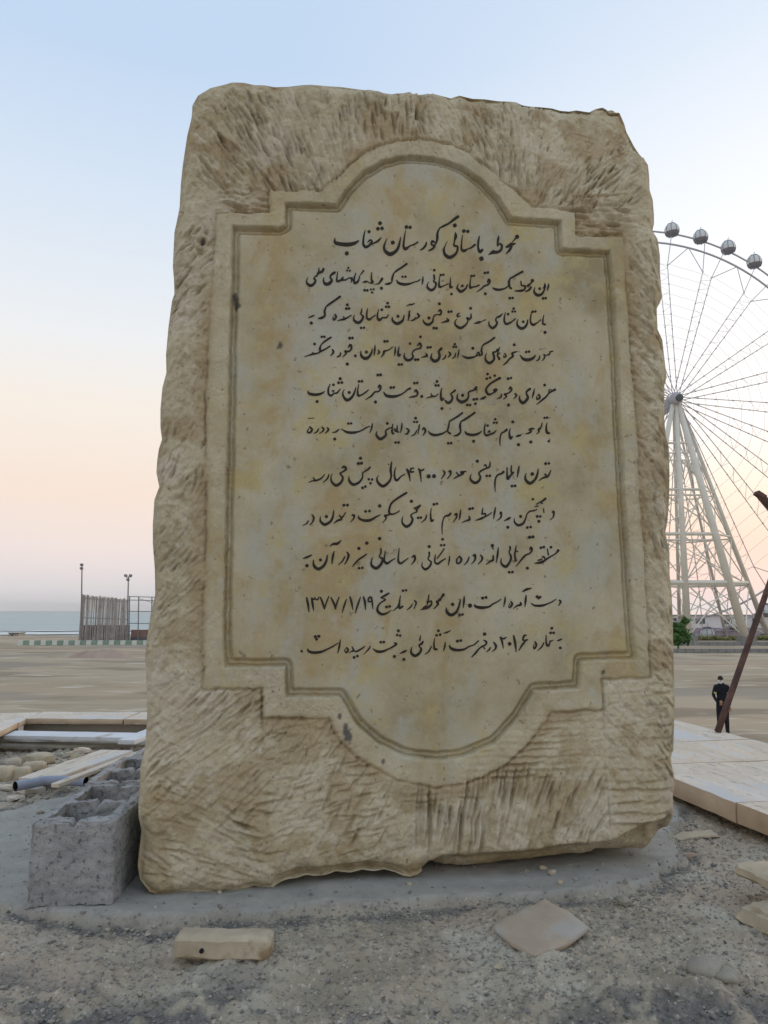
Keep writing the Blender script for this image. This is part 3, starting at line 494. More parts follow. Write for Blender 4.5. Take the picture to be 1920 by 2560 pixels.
# ------------------------------------------------------------------ inscription: pen strokes "x,y,w ..." and diamond points "*x,y,r"
LINES = [
 [(1060,530,6.381,"""*1485,395,34; 1480,400,24 1440,445,14 1405,485,9; 1460,500,12 1415,515,26 1370,500,10; 1395,495,16 1350,540,34 1310,560,24; 1400,540,26 1370,600,32 1335,640,22 1305,672,8; 1190,385,14 1180,450,26 1170,540,16;
 1170,545,12 1210,505,18 1240,540,28 1230,600,28 1175,640,34 1100,645,38 1030,682,8; 1110,608,12 1060,655,20; 882,385,12 868,460,24 862,560,22 890,635,36 935,600,28; *915,745,38;
 815,520,26 760,565,22 700,590,16 640,620,36 600,600,26 597,520,18 612,370,10; *635,305,30 698,310,28; 500,330,14 505,390,36 485,470,18 480,535,24 535,555,22 522,640,26 470,700,36 400,725,42 335,680,34 317,610,24 335,540,12 370,470,6; *490,215,34;
 550,70,34 490,110,32 400,180,22 310,225,24 250,258,14; 248,255,14 215,340,26 212,420,30 190,500,20 155,540,12; 170,485,18 130,470,30 118,520,18 165,540,28 140,585,26 75,618,18"""),
  (820,530,6.381,"""1570,480,14 1558,530,26 1520,580,24 1470,610,12; 1435,480,20 1370,520,18 1310,540,16 1240,588,38 1205,550,28 1212,450,20 1230,330,12 1240,290,6; *1250,240,30 1310,245,27;
 1160,400,8 1140,500,24 1110,590,32 1050,650,40 980,672,46 910,620,36 895,550,26 920,470,14 945,420,5; *1033,488,34; 850,405,10 800,460,26 740,495,20 690,515,18 640,545,30 600,560,32 565,520,28 565,430,22 580,340,16 595,285,6; 630,485,10 675,450,24 705,480,18 660,500,12;
 *830,180,32 795,268,30 862,262,30 655,315,27; 490,460,16 420,500,38 320,520,46 200,512,42 120,490,38 105,445,18 120,415,5; *300,660,34""")],
 [(1060,650,4.879,"""1522,290,8 1515,330,18 1502,372,8; 1470,285,8 1475,320,20 1455,345,12 1478,315,14 1460,380,16 1430,420,22 1385,430,26 1345,395,20 1347,350,9 1352,335,4; *1410,350,18 1452,468,18 1484,465,17;
 *1322,252,22; 1320,262,16 1295,290,14 1270,300,10; 1300,290,12 1262,320,26; 1305,328,20 1280,365,20 1235,388,8; 1180,255,8 1188,310,16; 1188,315,8 1230,318,18 1225,360,18 1180,376,22 1105,378,8;
 1205,140,20 1150,170,18 1080,210,16 1052,225,10; 1055,215,12 1035,270,22 1048,335,18 1068,350,20; 1040,300,12 1000,340,12 930,362,20 870,358,20 835,338,8; *1045,466,18 1080,464,17;
 770,275,8 788,238,18 802,262,20 780,300,18 735,318,16 700,350,14 645,388,6; *742,157,17 778,153,17 748,412,19; 675,305,12 630,325,12 592,330,12 565,337,22 560,290,12 575,200,6; *580,195,16 611,192,15;
 530,300,12 510,345,16 470,378,24 440,382,26 405,345,18 410,310,9 420,288,4; *468,315,17; 325,215,6 320,280,14 320,330,20 345,330,18; *335,415,17; 298,290,10 250,310,9 215,325,14 187,325,22 183,270,14 192,195,6; *205,183,16 237,180,15;
 120,180,16 127,230,16 118,262,14 146,285,16 132,340,18 90,368,24 45,340,20 40,300,10 56,268,4; *125,125,17"""),
  (750,650,4.879,"""1499,200,6 1497,250,16 1488,300,6; 1465,240,12 1430,262,10 1390,270,10 1340,290,16 1270,298,24 1200,280,20 1175,243,6; *1250,205,15 1286,204,15; 1305,45,20 1250,85,18 1180,130,18 1145,160,10; 1145,158,12 1125,220,20 1118,270,12 1080,290,22 1035,295,8;
 1005,225,22 985,255,20 960,288,14 922,296,5; *993,345,20; 875,150,8 870,230,16 885,272,24 850,280,10 828,265,8 800,265,20 765,272,8; *788,368,17 822,371,17 865,360,14 898,358,14 880,397,14;
 778,128,14 735,182,8; 680,160,8 660,230,16 665,280,20 700,268,20 718,235,14 728,195,8; 618,218,18 634,240,18 622,272,8; 640,215,10 590,222,10 560,242,12 505,245,18 460,260,20 448,235,16 460,140,6; 528,212,14 500,238,14; *590,95,13 575,127,13 608,130,13;
 427,150,22 385,178,20 368,210,14 388,250,22 350,290,28 310,292,26 286,255,14 292,212,6; 288,105,20 270,140,22 240,152,22 210,165,16; 230,95,8 226,155,16 200,200,14; 197,190,10 170,225,14 190,248,18 170,290,22 130,312,26 90,290,20 80,250,10 97,215,4""")],
 [(1060,740,4.879,"""1462,230,6 1450,290,14 1450,338,18 1482,350,18; *1475,445,21; 1425,290,12 1380,327,12 1330,352,24 1300,320,16 1300,260,14 1312,190,6; *1325,193,17 1358,190,16; 1265,290,10 1255,340,18 1225,385,24 1180,396,26 1140,360,20 1135,310,10 1147,285,4; *1210,315,18;
 1115,275,12 1070,315,14 1010,342,22 980,315,18 980,260,14 992,200,6; *1092,155,17 1078,191,15 1110,190,15 1025,222,17; 960,215,8 920,250,20 885,265,14 875,300,14 892,325,18 870,370,22 830,390,24 795,355,16 792,308,6; 752,288,10 700,312,8 668,322,24 608,336,6;
 572,215,8 572,262,18 545,292,14; 545,270,12 525,270,18 535,295,12 525,330,14 490,368,20 440,391,24 385,355,18 378,315,12 398,285,8; 437,208,6 410,225,16 410,250,16 445,244,6; *568,150,18;
 275,268,6 297,300,22 260,312,18 212,326,5; *300,193,17 334,190,16; 172,192,8 195,172,20 210,195,18 198,228,16 160,226,10 130,238,14 110,270,12 105,312,18 55,350,24 5,328,18 -12,290,8; *187,95,19 60,268,20 118,391,18 152,393,18"""),
  (750,740,4.879,"""1430,212,12 1452,245,20 1420,278,8; 1412,262,10 1390,290,16 1348,302,6; 1332,180,10 1330,240,20 1318,302,8; 1298,122,6 1340,104,12 1362,106,14 1398,88,6; 1270,235,10 1257,290,18 1220,325,26 1175,336,26 1130,300,20 1125,258,8; *1195,248,20;
 1082,228,10 1050,265,14 1010,265,12 970,292,24 945,265,18 948,210,12 960,162,6; *1068,88,18 1050,132,17 1084,132,17 998,168,18; 922,233,10 880,262,12 845,287,22 815,265,18 815,200,14 826,150,6; 755,148,6 748,195,16 738,218,9 770,250,18 750,300,22 710,326,26 662,300,20 655,258,10 667,232,4; *745,389,16 781,387,15;
 625,235,10 585,260,12 540,282,20 500,290,14 458,302,5; 528,248,8 545,280,14; *578,108,19 564,154,17 598,152,17; 425,222,14 442,255,16 415,290,18 400,268,8 415,245,6; 492,5,20 430,50,18 350,105,18 315,135,10; 315,133,12 300,190,20 303,240,18 260,268,22 218,272,6; 177,235,8 140,250,16 103,266,6; *138,330,21""")],
 [(1060,840,4.879,"""1572,185,12 1530,195,12; 1540,195,8 1525,225,16 1485,237,7; 1455,225,8 1472,236,16 1465,272,14 1442,302,6; 1412,242,10 1400,285,14 1368,302,6; 1362,232,8 1330,270,22 1270,292,28 1210,280,24 1168,232,6; *1245,196,17 1280,191,17;
 *1100,108,19; 1135,190,8 1100,200,16 1070,215,16 1085,245,20 1040,282,16 1000,330,16 962,358,8; 982,212,10 1000,245,16 975,262,9 972,232,6; 925,135,8 905,188,14 895,240,14 920,278,20 905,290,8; 928,205,8 900,230,14;
 900,165,22 870,195,14 842,200,16 852,245,20 850,292,20 800,330,26 755,300,20 748,250,12 762,212,4; 862,18,18 800,65,18 735,100,16 710,122,8; 712,118,10 700,180,18 708,222,14 670,240,14; 635,238,8 660,198,14 675,225,14 640,242,10 590,262,18 520,266,22 462,238,6; *595,150,19;
 427,165,8 420,220,14 408,268,6; 387,205,8 375,250,16 342,277,5; *375,100,16 360,133,15 391,133,15; 298,192,8 322,222,20 292,262,7; 267,228,8 255,265,16 222,287,6; 215,148,22 180,190,18 190,240,22 170,290,26 125,306,28 85,265,18 97,215,5; *45,140,17 79,137,16; 18,208,6 38,240,20 5,250,14 -32,264,5"""),
  (750,840,4.879,"""1430,120,8 1458,90,20 1478,118,16 1462,150,16 1420,160,12 1388,178,14 1368,212,12 1378,255,18 1345,290,22 1300,292,24 1270,250,16 1277,205,4; *1470,10,17 1342,92,16 1407,289,18 1440,287,17; 1162,130,6 1160,190,16 1153,242,6; 1210,128,6 1197,190,16 1203,238,22 1225,225,14; *1205,348,17 1240,347,16;
 1130,133,8 1090,165,10 1050,180,14 1025,190,22 1018,222,16 988,257,6; *1032,65,18 1066,64,17; 953,168,8 967,200,18 942,222,6; 915,110,6 912,170,16 903,237,6; 882,153,6 870,210,18 835,258,24 785,272,26 745,235,20 742,182,6; *810,195,19 675,242,18;
 588,142,8 612,110,22 630,140,18 612,178,16 575,190,18 550,185,18 560,215,16 518,258,6; *605,26,18 640,24,17 577,342,20; 497,203,12 485,240,16 447,258,8; 395,163,12 407,200,20 372,243,7; 367,123,12 310,160,14 255,187,16; 382,15,16 310,60,18 257,110,12 242,165,22 250,190,16 200,215,14 170,217,20 110,235,12 55,252,5; 148,198,8 165,220,18; *265,10,16 297,10,16 178,98,18""")],
 [(1060,930,4.879,"""1602,213,24 1560,235,18 1530,252,16; 1562,222,8 1525,215,8 1522,255,14 1490,300,16 1440,342,18 1372,398,6; *1470,160,18; 1398,268,12 1412,310,20 1380,332,18 1374,300,8 1395,280,6; 1347,200,6 1335,260,18 1318,322,6; 1297,203,22 1255,235,18 1248,265,14 1267,310,22 1240,355,26 1200,376,28 1165,335,18 1168,288,5;
 1108,262,16 1127,290,16 1092,328,6; 1033,217,8 1052,188,20 1068,217,18 1040,250,14 1005,265,14 985,272,20 1005,300,14 967,332,6; *1025,82,18 1060,74,16 1030,402,20; 945,268,10 937,305,16 892,328,6;
 882,203,10 850,225,22 893,212,10 870,240,14 830,262,14 790,275,20 760,240,22 760,200,16 800,150,18 860,110,18 930,72,26; 755,300,12 720,320,22 682,332,6; *775,25,17 765,82,17 806,70,16 862,45,17;
 640,185,24 610,218,14 650,212,8; 640,215,8 570,232,16 540,252,12 543,292,14 520,340,22 460,366,28 410,335,20 405,290,12 417,262,4; *470,285,20 527,402,17 562,402,17 607,335,18 643,330,18 627,386,18; 382,222,20 350,248,14 328,270,14 347,310,18 330,356,22 290,376,24 253,340,10;
 217,193,6 205,260,16 213,340,22 242,318,12; *218,445,19; 172,268,8 135,297,12 100,298,16 32,317,5; 83,260,8 100,295,14; *158,115,18 143,163,16 176,163,16"""),
  (750,930,4.879,"""*1485,298,19; 1395,247,8 1415,223,18 1435,255,18 1420,290,14 1380,300,18 1328,312,5; *1395,136,17 1430,133,17; 1347,198,20 1310,215,14 1268,252,12 1200,287,18 1120,300,26 1050,285,24 1018,242,6; *1108,190,18 1144,187,17;
 953,197,8 968,165,20 985,192,18 960,235,14 910,245,14 870,292,16 798,338,5; *948,36,18 983,34,18 920,366,20; 837,218,10 790,255,14 745,282,14 710,286,22 703,230,14 716,150,6; *720,115,17 756,112,17; 682,188,8 660,260,18 620,320,24 570,342,28 530,300,20 523,250,12 542,212,4; *600,250,20;
 492,208,10 450,255,16 415,262,12 380,287,20 350,270,18 345,210,16 367,148,7; 388,232,8 412,228,14 402,250,8; *490,82,20 470,131,18 510,129,18 408,156,17; 302,238,8 250,267,20 180,277,24 110,262,22 98,228,6; *208,360,19""")],
 [(1060,1030,4.879,"""1500,130,6 1490,200,16 1503,252,22 1533,258,16; *1522,356,16 1470,71,15 1502,69,15; 1442,130,8 1425,190,14 1400,212,22 1400,245,12 1368,268,6; 1347,203,10 1310,205,20 1278,217,10 1312,235,12 1280,255,18 1237,267,6; *1302,365,20; 1187,278,10 1150,290,20 1118,299,6; *1152,398,20;
 1052,200,6 1040,260,16 1053,322,24 1077,298,14; *1083,120,19; 1012,213,24 980,240,16 948,257,14 930,300,12 925,360,12 930,415,5; 882,223,8 850,255,16 800,275,16 760,285,20 738,258,14 738,190,14 750,138,5; 778,252,8 797,230,14 805,252,10; *870,88,16 852,130,15 887,130,15 775,165,16;
 702,233,8 660,265,20 590,280,24 520,265,20 498,232,6; *605,357,19; 622,5,18 560,50,20 490,95,20 450,115,10; 452,113,12 438,170,20 445,240,16 410,280,20 362,292,6; 472,8,16 400,60,18 315,110,14; 312,108,10 298,180,16 290,238,14 322,265,18; 287,223,8 230,260,16 140,282,24 80,265,20 52,232,6; *295,381,17 331,379,17"""),
  (750,1030,4.879,"""1492,220,10 1510,195,18 1530,235,18 1498,288,6; 1457,150,8 1450,200,14 1438,272,6; 1427,218,8 1400,270,14 1358,292,5; *1410,75,18 1392,121,15 1427,121,15; 1297,198,10 1327,225,18 1305,267,16 1278,267,6; 1242,133,8 1240,190,16 1223,252,6;
 1185,160,6 1182,220,18 1162,232,12; 1205,245,14 1165,232,16 1150,200,12; 1130,148,10 1122,240,18 1142,268,18; *1165,371,17 1202,371,17 1065,140,18; 1112,188,8 1062,213,14 1043,240,14 1050,277,20 1010,317,24 970,326,26 930,280,18 938,236,5;
 884,138,8 875,190,16 853,254,8; 852,173,8 810,190,12 770,215,14 720,237,14 650,252,24 570,245,22 508,207,6; *590,141,16 624,139,15; 477,208,10 440,240,16 392,252,6; *423,330,20;
 330,190,10 347,217,18 307,263,7; 265,182,10 287,205,18 280,232,14 232,263,6; 227,203,10 207,240,14 167,262,6; 115,178,14 147,215,20 120,252,18 90,240,14 108,200,8; 100,78,5 172,74,6""")],
 [(1060,1130,4.879,"""1547,223,8 1522,280,16 1498,312,18; 1473,265,12 1490,297,20 1440,322,14 1398,352,5; *1482,142,18 1523,139,17; 1392,203,8 1382,270,18 1350,340,22 1290,382,28 1240,340,22 1235,288,12 1247,262,4; *1320,268,23; 1160,168,8 1150,230,18 1136,312,6;
 1065,163,8 1065,240,16 1090,262,14; 1095,245,14 1050,292,20 1020,328,22 1013,260,14 1013,188,10; *1072,416,18 1110,413,18; 972,238,22 950,260,18 900,280,16 873,322,14 864,400,14 868,485,4; 807,118,8 797,180,16 750,202,14 700,227,16 668,262,14 687,302,18 670,350,22 620,376,26 570,340,20 565,298,10 577,270,4; 728,170,8 750,158,16 765,185,10; *765,291,17 802,290,17 650,111,20;
 512,238,12 450,247,20 482,262,14 420,292,18 358,327,6; 393,243,8 420,285,16; 300,240,14 322,232,18 322,277,14 282,328,6; 233,223,10 252,260,18 212,328,6; *56,297,27 122,295,26"""),
  (750,1130,4.879,"""1447,202,14 1462,240,18 1472,300,14 1478,368,5; 1450,215,12 1488,224,16 1515,205,10; 1302,208,18 1328,270,20 1345,358,5; 1310,215,14 1345,245,14 1388,240,14; 1390,197,12 1352,205,16 1352,240,10; 1282,268,10 1230,300,14 1180,347,22 1155,310,20 1153,240,14 1167,188,6;
 1117,122,12 1105,220,22 1112,300,16 1080,370,22 1010,417,28 950,370,22 938,320,12 957,287,4; *1080,150,8; 855,185,18 825,215,16 788,238,12 763,262,12 762,310,14 720,370,20 650,397,26 600,350,20 598,298,6; *738,76,20 712,140,20 751,136,20 762,437,18 797,421,17 838,332,16 879,335,16 860,382,17;
 508,192,10 540,180,24 562,210,20 520,242,14 488,262,14 522,310,18 500,370,22 440,407,26 385,360,18 380,298,10 397,266,4; 352,273,10 335,322,14 282,372,6; 302,273,8 260,320,14 200,347,16 150,352,12 107,372,5; 158,308,8 185,345,16""")],
 [(1060,1230,4.879,"""1560,250,10 1580,238,20 1578,300,14 1537,343,6; *1327,88,17; 1484,78,22 1440,112,18 1367,148,8; 1418,118,10 1442,142,16; 1348,182,8 1395,172,10; 1457,200,8 1462,252,12; 1378,213,10 1340,227,14 1290,237,14 1255,272,12 1240,320,14 1210,380,22 1150,406,24 1106,370,16 1100,322,5; *1178,298,20 1380,298,19 1418,298,18 1400,357,20 1260,433,18 1300,428,17;
 1057,308,8 1030,325,22 977,352,6; *1022,430,20; 922,262,10 940,248,18 935,312,14 887,348,5; 872,187,8 860,250,18 848,328,6; 827,248,8 790,277,12 740,302,14 700,322,20 627,347,6; 717,193,6 707,270,16; 708,272,10 745,263,14 748,302,12;
 548,290,8 555,335,20 520,347,14 462,372,5; *557,205,18 593,199,17; 447,213,8 440,280,16 428,342,6; 372,280,14 398,265,18 395,312,14 357,367,5; 327,258,18 300,285,22 258,295,14 233,340,12 220,420,12 222,515,4; *120,150,18 157,143,17; 88,198,6 80,280,14 90,352,20 117,338,14; 32,278,10 17,328,14 -32,374,5"""),
  (750,1230,4.879,"""1470,158,12 1440,180,18 1385,200,10; 1410,205,14 1428,240,10 1375,262,12 1352,292,14 1372,330,20 1350,390,22 1295,421,26 1250,380,16 1245,328,12 1257,297,4; 1470,165,10 1415,230,14; *1358,113,21 1440,315,17 1474,312,16;
 1207,233,10 1170,257,12 1120,272,16 1088,252,20 1092,195,18 1122,130,18 1200,70,20 1302,8,20; 1100,272,10 1060,285,18; 1062,280,12 1035,290,20 1052,320,14 1007,374,5; 982,278,8 930,302,16 860,342,24 780,347,24 720,320,18 713,287,6; *972,170,22 800,237,18 847,232,18;
 632,283,14 660,285,20 655,322,14 617,368,5; 557,248,8 530,290,12 508,312,16; 478,280,10 508,330,18 460,347,18 412,382,6; *535,160,19 579,160,19; 412,222,8 400,300,18 370,360,22 300,397,26 250,355,20 248,298,6; *322,300,21; 143,272,8 167,310,18 155,362,14 117,403,6; 102,352,12 80,385,12 32,408,5""")],
 [(1070,1330,4.879,"""1590,220,26 1565,255,14 1530,280,12 1490,302,14 1450,327,16 1420,350,20 1370,372,24 1297,382,6; 1455,203,8 1468,282,12; *1500,185,17 1377,192,18 1412,183,18; 1388,312,8 1410,298,14 1430,332,12; 1340,345,12 1390,330,14; 1238,217,8 1255,190,22 1267,222,18 1240,260,14 1200,277,16 1160,312,18 1072,420,5; *1240,64,21 1280,60,20 1212,440,19;
 1075,163,6 1065,230,14 1058,285,14 1072,352,22; 1094,238,14 1062,228,10; 998,175,16 1003,212,16 988,245,10 1012,298,18 1000,360,18 950,422,26 895,385,18 892,318,5; *990,490,17 1030,488,17; 857,188,6 848,270,18 833,373,6; 795,283,12 792,340,20 760,357,18 707,397,5; *785,165,21; 782,185,10 802,210,8;
 638,278,10 662,315,18 650,352,14 607,393,6; 545,292,10 572,280,20 572,340,16 527,393,5; 502,302,10 480,360,14 437,403,5; 378,292,12 407,330,20 390,372,18 355,382,14 350,340,14 372,302,8; 264,288,6 260,340,14 248,408,6; 217,323,8 170,350,14 120,387,20 85,370,16 83,320,14 92,272,6; 197,203,12 150,272,12 108,325,10; *178,88,18 160,161,16 197,159,16"""),
  (750,1330,4.879,"""1575,243,16 1575,292,14 1562,330,12 1600,368,16 1580,420,18 1530,456,22 1490,420,14 1490,368,5; *1575,178,20; 1362,310,10 1395,290,20 1400,340,18 1357,398,5; 1322,318,8 1280,347,12 1230,382,20 1198,345,18 1210,198,6; 1157,323,8 1110,352,14 1060,382,22 1028,345,18 1040,228,6;
 985,198,14 988,250,14 968,302,12 1005,325,20 990,390,24 930,441,28 873,405,22 873,338,10 887,310,4; *970,80,22; 812,268,10 770,300,16 720,332,16 660,395,12 640,423,4; *815,135,22 718,200,21 720,441,17 760,436,17; 573,243,12 592,290,22 560,372,12 538,397,5; 547,298,12 520,350,14 468,402,5;
 417,232,8 400,300,22 388,393,7; 362,172,6 410,145,22 455,142,24 502,103,8; 332,278,8 325,340,20 290,410,26 225,451,28 170,410,24 163,338,6; *250,340,20; 147,278,8 90,305,20 37,322,7; *85,410,22""")],
 [(1070,1450,4.879,"""1597,243,12 1618,265,18 1593,313,5; 1562,233,8 1510,267,12 1450,292,14 1390,312,22 1300,310,18 1257,282,6; *1330,203,19 1367,208,18 1347,224,14; 1197,183,8 1190,250,20 1182,328,6; 1152,142,8 1200,115,22 1262,98,8; 1127,268,10 1132,300,22 1090,312,16 1042,347,5; 1008,258,10 1027,290,18 1003,332,16 983,325,6 997,285,6;
 942,203,6 937,260,16 923,328,5; 892,233,8 840,267,12 790,292,14 740,327,18 650,337,28 580,322,22 568,295,6; *665,220,19 707,212,19 512,312,28; 442,197,8 438,260,20 428,338,6; 397,233,8 387,280,16 370,340,18 340,395,24 280,427,28 230,390,24 223,336,6; *300,297,22 385,427,17 420,420,17;
 192,173,26 160,217,14 127,238,9; 160,238,12 105,268,26; 108,275,18 122,295,18 67,353,6; -5,300,10 -12,262,16"""),
  (750,1450,4.879,"""1572,178,8 1560,260,16; 1560,272,10 1600,258,16 1600,302,16 1550,337,26 1472,362,6; 1545,305,10 1500,345,16; 1392,248,12 1417,280,16 1388,353,6; 1372,288,8 1350,327,14 1302,368,5; 1225,188,6 1213,270,16 1213,342,20 1255,318,18; *1256,130,17 1294,125,16; 1203,288,8 1187,330,14 1132,378,6;
 1087,158,14 1040,187,20 988,213,14; 985,215,10 1042,238,12 990,272,14 950,322,16 948,380,24 1000,417,24 1060,402,16 1115,367,5; *993,137,20 1055,328,18 1094,322,18; 872,262,10 835,262,14 838,222,16 868,210,16 880,270,16 890,353,6; 773,203,14 792,270,20 798,363,6; 737,208,8 705,300,18 673,403,8; 610,203,14 630,280,20 645,363,6; 567,233,8 540,310,16 513,402,6;
 378,213,12 415,290,20 435,358,10; 477,208,10 447,290,14 432,358,8; 248,208,12 280,290,20 298,358,10; 352,198,10 320,280,14 298,358,8; 143,218,18 155,300,20 167,378,6; 145,220,10 172,237,14 182,208,8; 180,230,12 215,237,14 233,203,8; 80,213,14 98,300,22 110,393,8""")],
 [(1070,1550,4.879,"""1637,228,8 1600,245,16 1573,252,6; *1612,340,18; 1440,183,6 1440,250,14 1447,302,18 1470,312,18 1488,270,10 1527,243,6; 1520,248,7 1480,257,9; *1510,100,18 1495,156,17 1532,156,17; 1412,273,8 1390,322,14 1337,373,5; 1303,262,12 1322,300,18 1300,347,16 1284,330,8 1298,290,6;
 1200,185,12 1172,192,18 1160,245,16 1217,240,12; 1200,243,12 1150,302,18 1107,373,6; 1043,187,14 1062,280,22 1075,388,6; *995,290,24; 883,208,18 905,270,18 918,348,5; 890,218,12 925,228,16 957,208,8; 798,268,10 827,310,22 820,352,14 782,383,6; 762,333,10 745,362,14 712,388,5;
 *690,172,23; 680,245,12 712,268,18 698,305,14 660,322,16 620,352,14 580,402,18 532,453,8; 680,330,8 690,352,12; 617,253,12 560,302,12 500,322,12 440,357,18 350,367,26 280,345,24 258,302,6; *360,257,20 399,250,18; 210,268,6 205,320,16 188,378,6; 187,162,8 230,150,16 278,128,6;
 82,218,6 72,290,14 80,352,20 112,355,18; *127,130,18 105,186,17 147,179,17; 42,318,10 12,378,14 -38,420,5"""),
  (750,1550,4.879,"""1472,188,8 1460,250,16; 1502,258,14 1482,290,20 1452,302,12 1462,330,14 1478,352,18 1458,402,22 1400,436,26 1355,395,20 1362,328,5; 1302,368,8 1270,385,20 1217,407,6; *1267,480,20; 1178,290,20 1150,278,14; 1180,295,16 1140,322,16 1080,352,14 1010,382,22 940,382,24 888,348,6; *1200,130,19 1185,182,16 1221,190,16 1152,445,21 985,271,18 1021,268,17;
 857,313,8 840,352,14 777,418,5; 793,318,8 750,350,14 690,382,16 650,377,12; 633,322,8 652,370,18 622,385,10 600,402,6; *660,455,19 700,440,18; 568,333,12 587,365,18 563,397,16 545,370,9 562,343,6; 492,238,8 480,320,18 460,408,6; 467,278,8 400,322,14 340,352,14 260,387,22 160,397,26 100,375,20 95,345,5; *187,203,20 230,198,20 202,235,18 20,380,16""")],
]

def catmull(P, n=5):
    P = np.array(P, float)
    if len(P) == 1: return P
    E = np.vstack([2*P[0]-P[1], P, 2*P[-1]-P[-2]]); out = []
    for i in range(1, len(E)-2):
        for t in np.linspace(0, 1, n, endpoint=False):
            a, b, c, d_ = E[i-1], E[i], E[i+1], E[i+2]
            out.append(.5*((2*b) + (c-a)*t + (2*a-5*b+4*c-d_)*t*t + (3*b-a-3*c+d_)*t**3))
    out.append(P[-1]); return np.array(out)
PH = -.008
def text_line(blocks):
    V = []; Fc = []; rt = random.Random(3)
    def prism(poly, hi):
        n = len(V); k = len(poly)
        for h in (PH-.003, PH+hi):
            for (x, y) in poly:
                a = uv(x, y, PH); V.append(pv(a[0], a[1], h) - np.array(org))
        Fc.append([n+k+j for j in range(k)])
        for j in range(k): Fc.append([n+j, n+(j+1) % k, n+k+(j+1) % k, n+k+j])
    for (X0, Y0, S, txt) in blocks:
        for stt in txt.split(';'):
            stt = stt.strip()
            if not stt: continue
            hi = .0009 + rt.random()*.0005
            if stt[0] == '*':
                for q in stt[1:].split():
                    x, y, r = map(float, q.split(',')); r *= 1.08; a0 = R_(18+rt.uniform(-8, 8)); hi = .0009 + rt.random()*.0005
                    prism([(X0+(x+r*k*math.cos(a0+j*math.pi/4))/S, Y0+(y+r*k*math.sin(a0+j*math.pi/4))/S) for j, k in enumerate((1, .86, 1, .86, 1, .86, 1, .86))][::-1], hi)
                continue
            P = catmull([tuple(map(float, q.split(','))) for q in stt.split()])
            P[:, 2] = np.clip(P[:, 2]*1.36, 8.5, 99)
            T = np.gradient(P[:, :2], axis=0); T /= np.linalg.norm(T, axis=1)[:, None]+1e-9; Nn = np.stack([-T[:, 1], T[:, 0]], -1)
            # rounded pen ends
            L_ = P[:, :2] + Nn*P[:, 2:]/2; Rr = P[:, :2] - Nn*P[:, 2:]/2
            s0 = P[0, :2] - T[0]*P[0, 2]*.35; s1 = P[-1, :2] + T[-1]*P[-1, 2]*.35
            n = len(V); k = len(P)
            ctr = [s0] + [None]*k + [s1]
            def put(x, y, h):
                a = uv(X0+x/S, Y0+y/S, PH); V.append(pv(a[0], a[1], h) - np.array(org))
            for h in (PH-.003, PH+hi):
                put(*s0, h)
                for j in range(k): put(*L_[j], h); put(*Rr[j], h)
                put(*s1, h)
            m = 2*k+2; o = n+m
            Fc.append([o, o+2, o+1]); Fc.append([o+m-1, o+m-3, o+m-2])
            for j in range(k-1): Fc.append([o+1+2*j, o+2+2*j, o+4+2*j, o+3+2*j])
            loop = [0] + [1+2*j for j in range(k)] + [m-1] + [2+2*j for j in range(k-1, -1, -1)]
            for a, b in zip(loop, loop[1:]+loop[:1]): Fc.append([n+a, n+b, o+b, o+a])
    return V, Fc
for blk in LINES:
    V, Fc = text_line(blk); mesh_obj('inscription_line', V, Fc, M['paint'], monument)

# ================================================================== THINGS NEAR THE STONE
def rough_block(name, dims, m, parent=None, seg=(8,4,4), amp=.004, nscale=9, bev=.006, seed=0, cut=None, smooth=True, taper=0):
    """a broken or sawn stone: subdivided box with bevelled, uneven edges; origin at the middle of its base"""
    bm = bmesh.new(); nx_, ny_, nz_ = seg; vs = {}
    def key(i, j, k): return (i, j, k)
    for i in range(nx_+1):
        for j in range(ny_+1):
            for k in range(nz_+1):
                if i in (0, nx_) or j in (0, ny_) or k in (0, nz_):
                    f = Vector((i/nx_-.5, j/ny_-.5, k/nz_)); p = Vector((f.x*dims[0], f.y*dims[1], f.z*dims[2]))
                    if taper: p.x *= 1 - taper*f.z; p.y *= 1 - taper*f.z
                    ne = (i in (0, nx_)) + (j in (0, ny_)) + (k in (0, nz_))
                    if ne > 1:
                        c = Vector((0, 0, dims[2]/2)); dd = Vector((-math.copysign(1, f.x) if i in (0, nx_) else 0, -math.copysign(1, f.y) if j in (0, ny_) else 0, (1 if k == 0 else -1) if k in (0, nz_) else 0))
                        p += dd*bev*(.5+.9*abs(noise.noise(p*30+Vector((seed, 0, 0)))))
                    q = p*nscale + Vector((seed*3.1, seed*1.7, seed)); p += noise.noise_vector(q)*amp*.8 + noise.noise_vector(q*3.3)*amp*.45 + noise.noise_vector(q*8)*amp*.2
                    vs[(i, j, k)] = bm.verts.new(p)
    def quad(a, b, c, d_): bm.faces.new([vs[a], vs[b], vs[c], vs[d_]])
    for i in range(nx_):
        for j in range(ny_):
            quad((i,j,0),(i,j+1,0),(i+1,j+1,0),(i+1,j,0)); quad((i,j,nz_),(i+1,j,nz_),(i+1,j+1,nz_),(i,j+1,nz_))
    for i in range(nx_):
        for k in range(nz_):
            quad((i,0,k),(i+1,0,k),(i+1,0,k+1),(i,0,k+1)); quad((i,ny_,k),(i,ny_,k+1),(i+1,ny_,k+1),(i+1,ny_,k))
    for j in range(ny_):
        for k in range(nz_):
            quad((0,j,k),(0,j,k+1),(0,j+1,k+1),(0,j+1,k)); quad((nx_,j,k),(nx_,j+1,k),(nx_,j+1,k+1),(nx_,j,k+1))
    if cut: cut(bm)
    me = bpy.data.meshes.new(name); bm.to_mesh(me); bm.free(); me.materials.append(m)
    if smooth: me.polygons.foreach_set('use_smooth', [True]*len(me.polygons)); me.set_sharp_from_angle(angle=R_(38))
    return link(bpy.data.objects.new(name, me), parent)

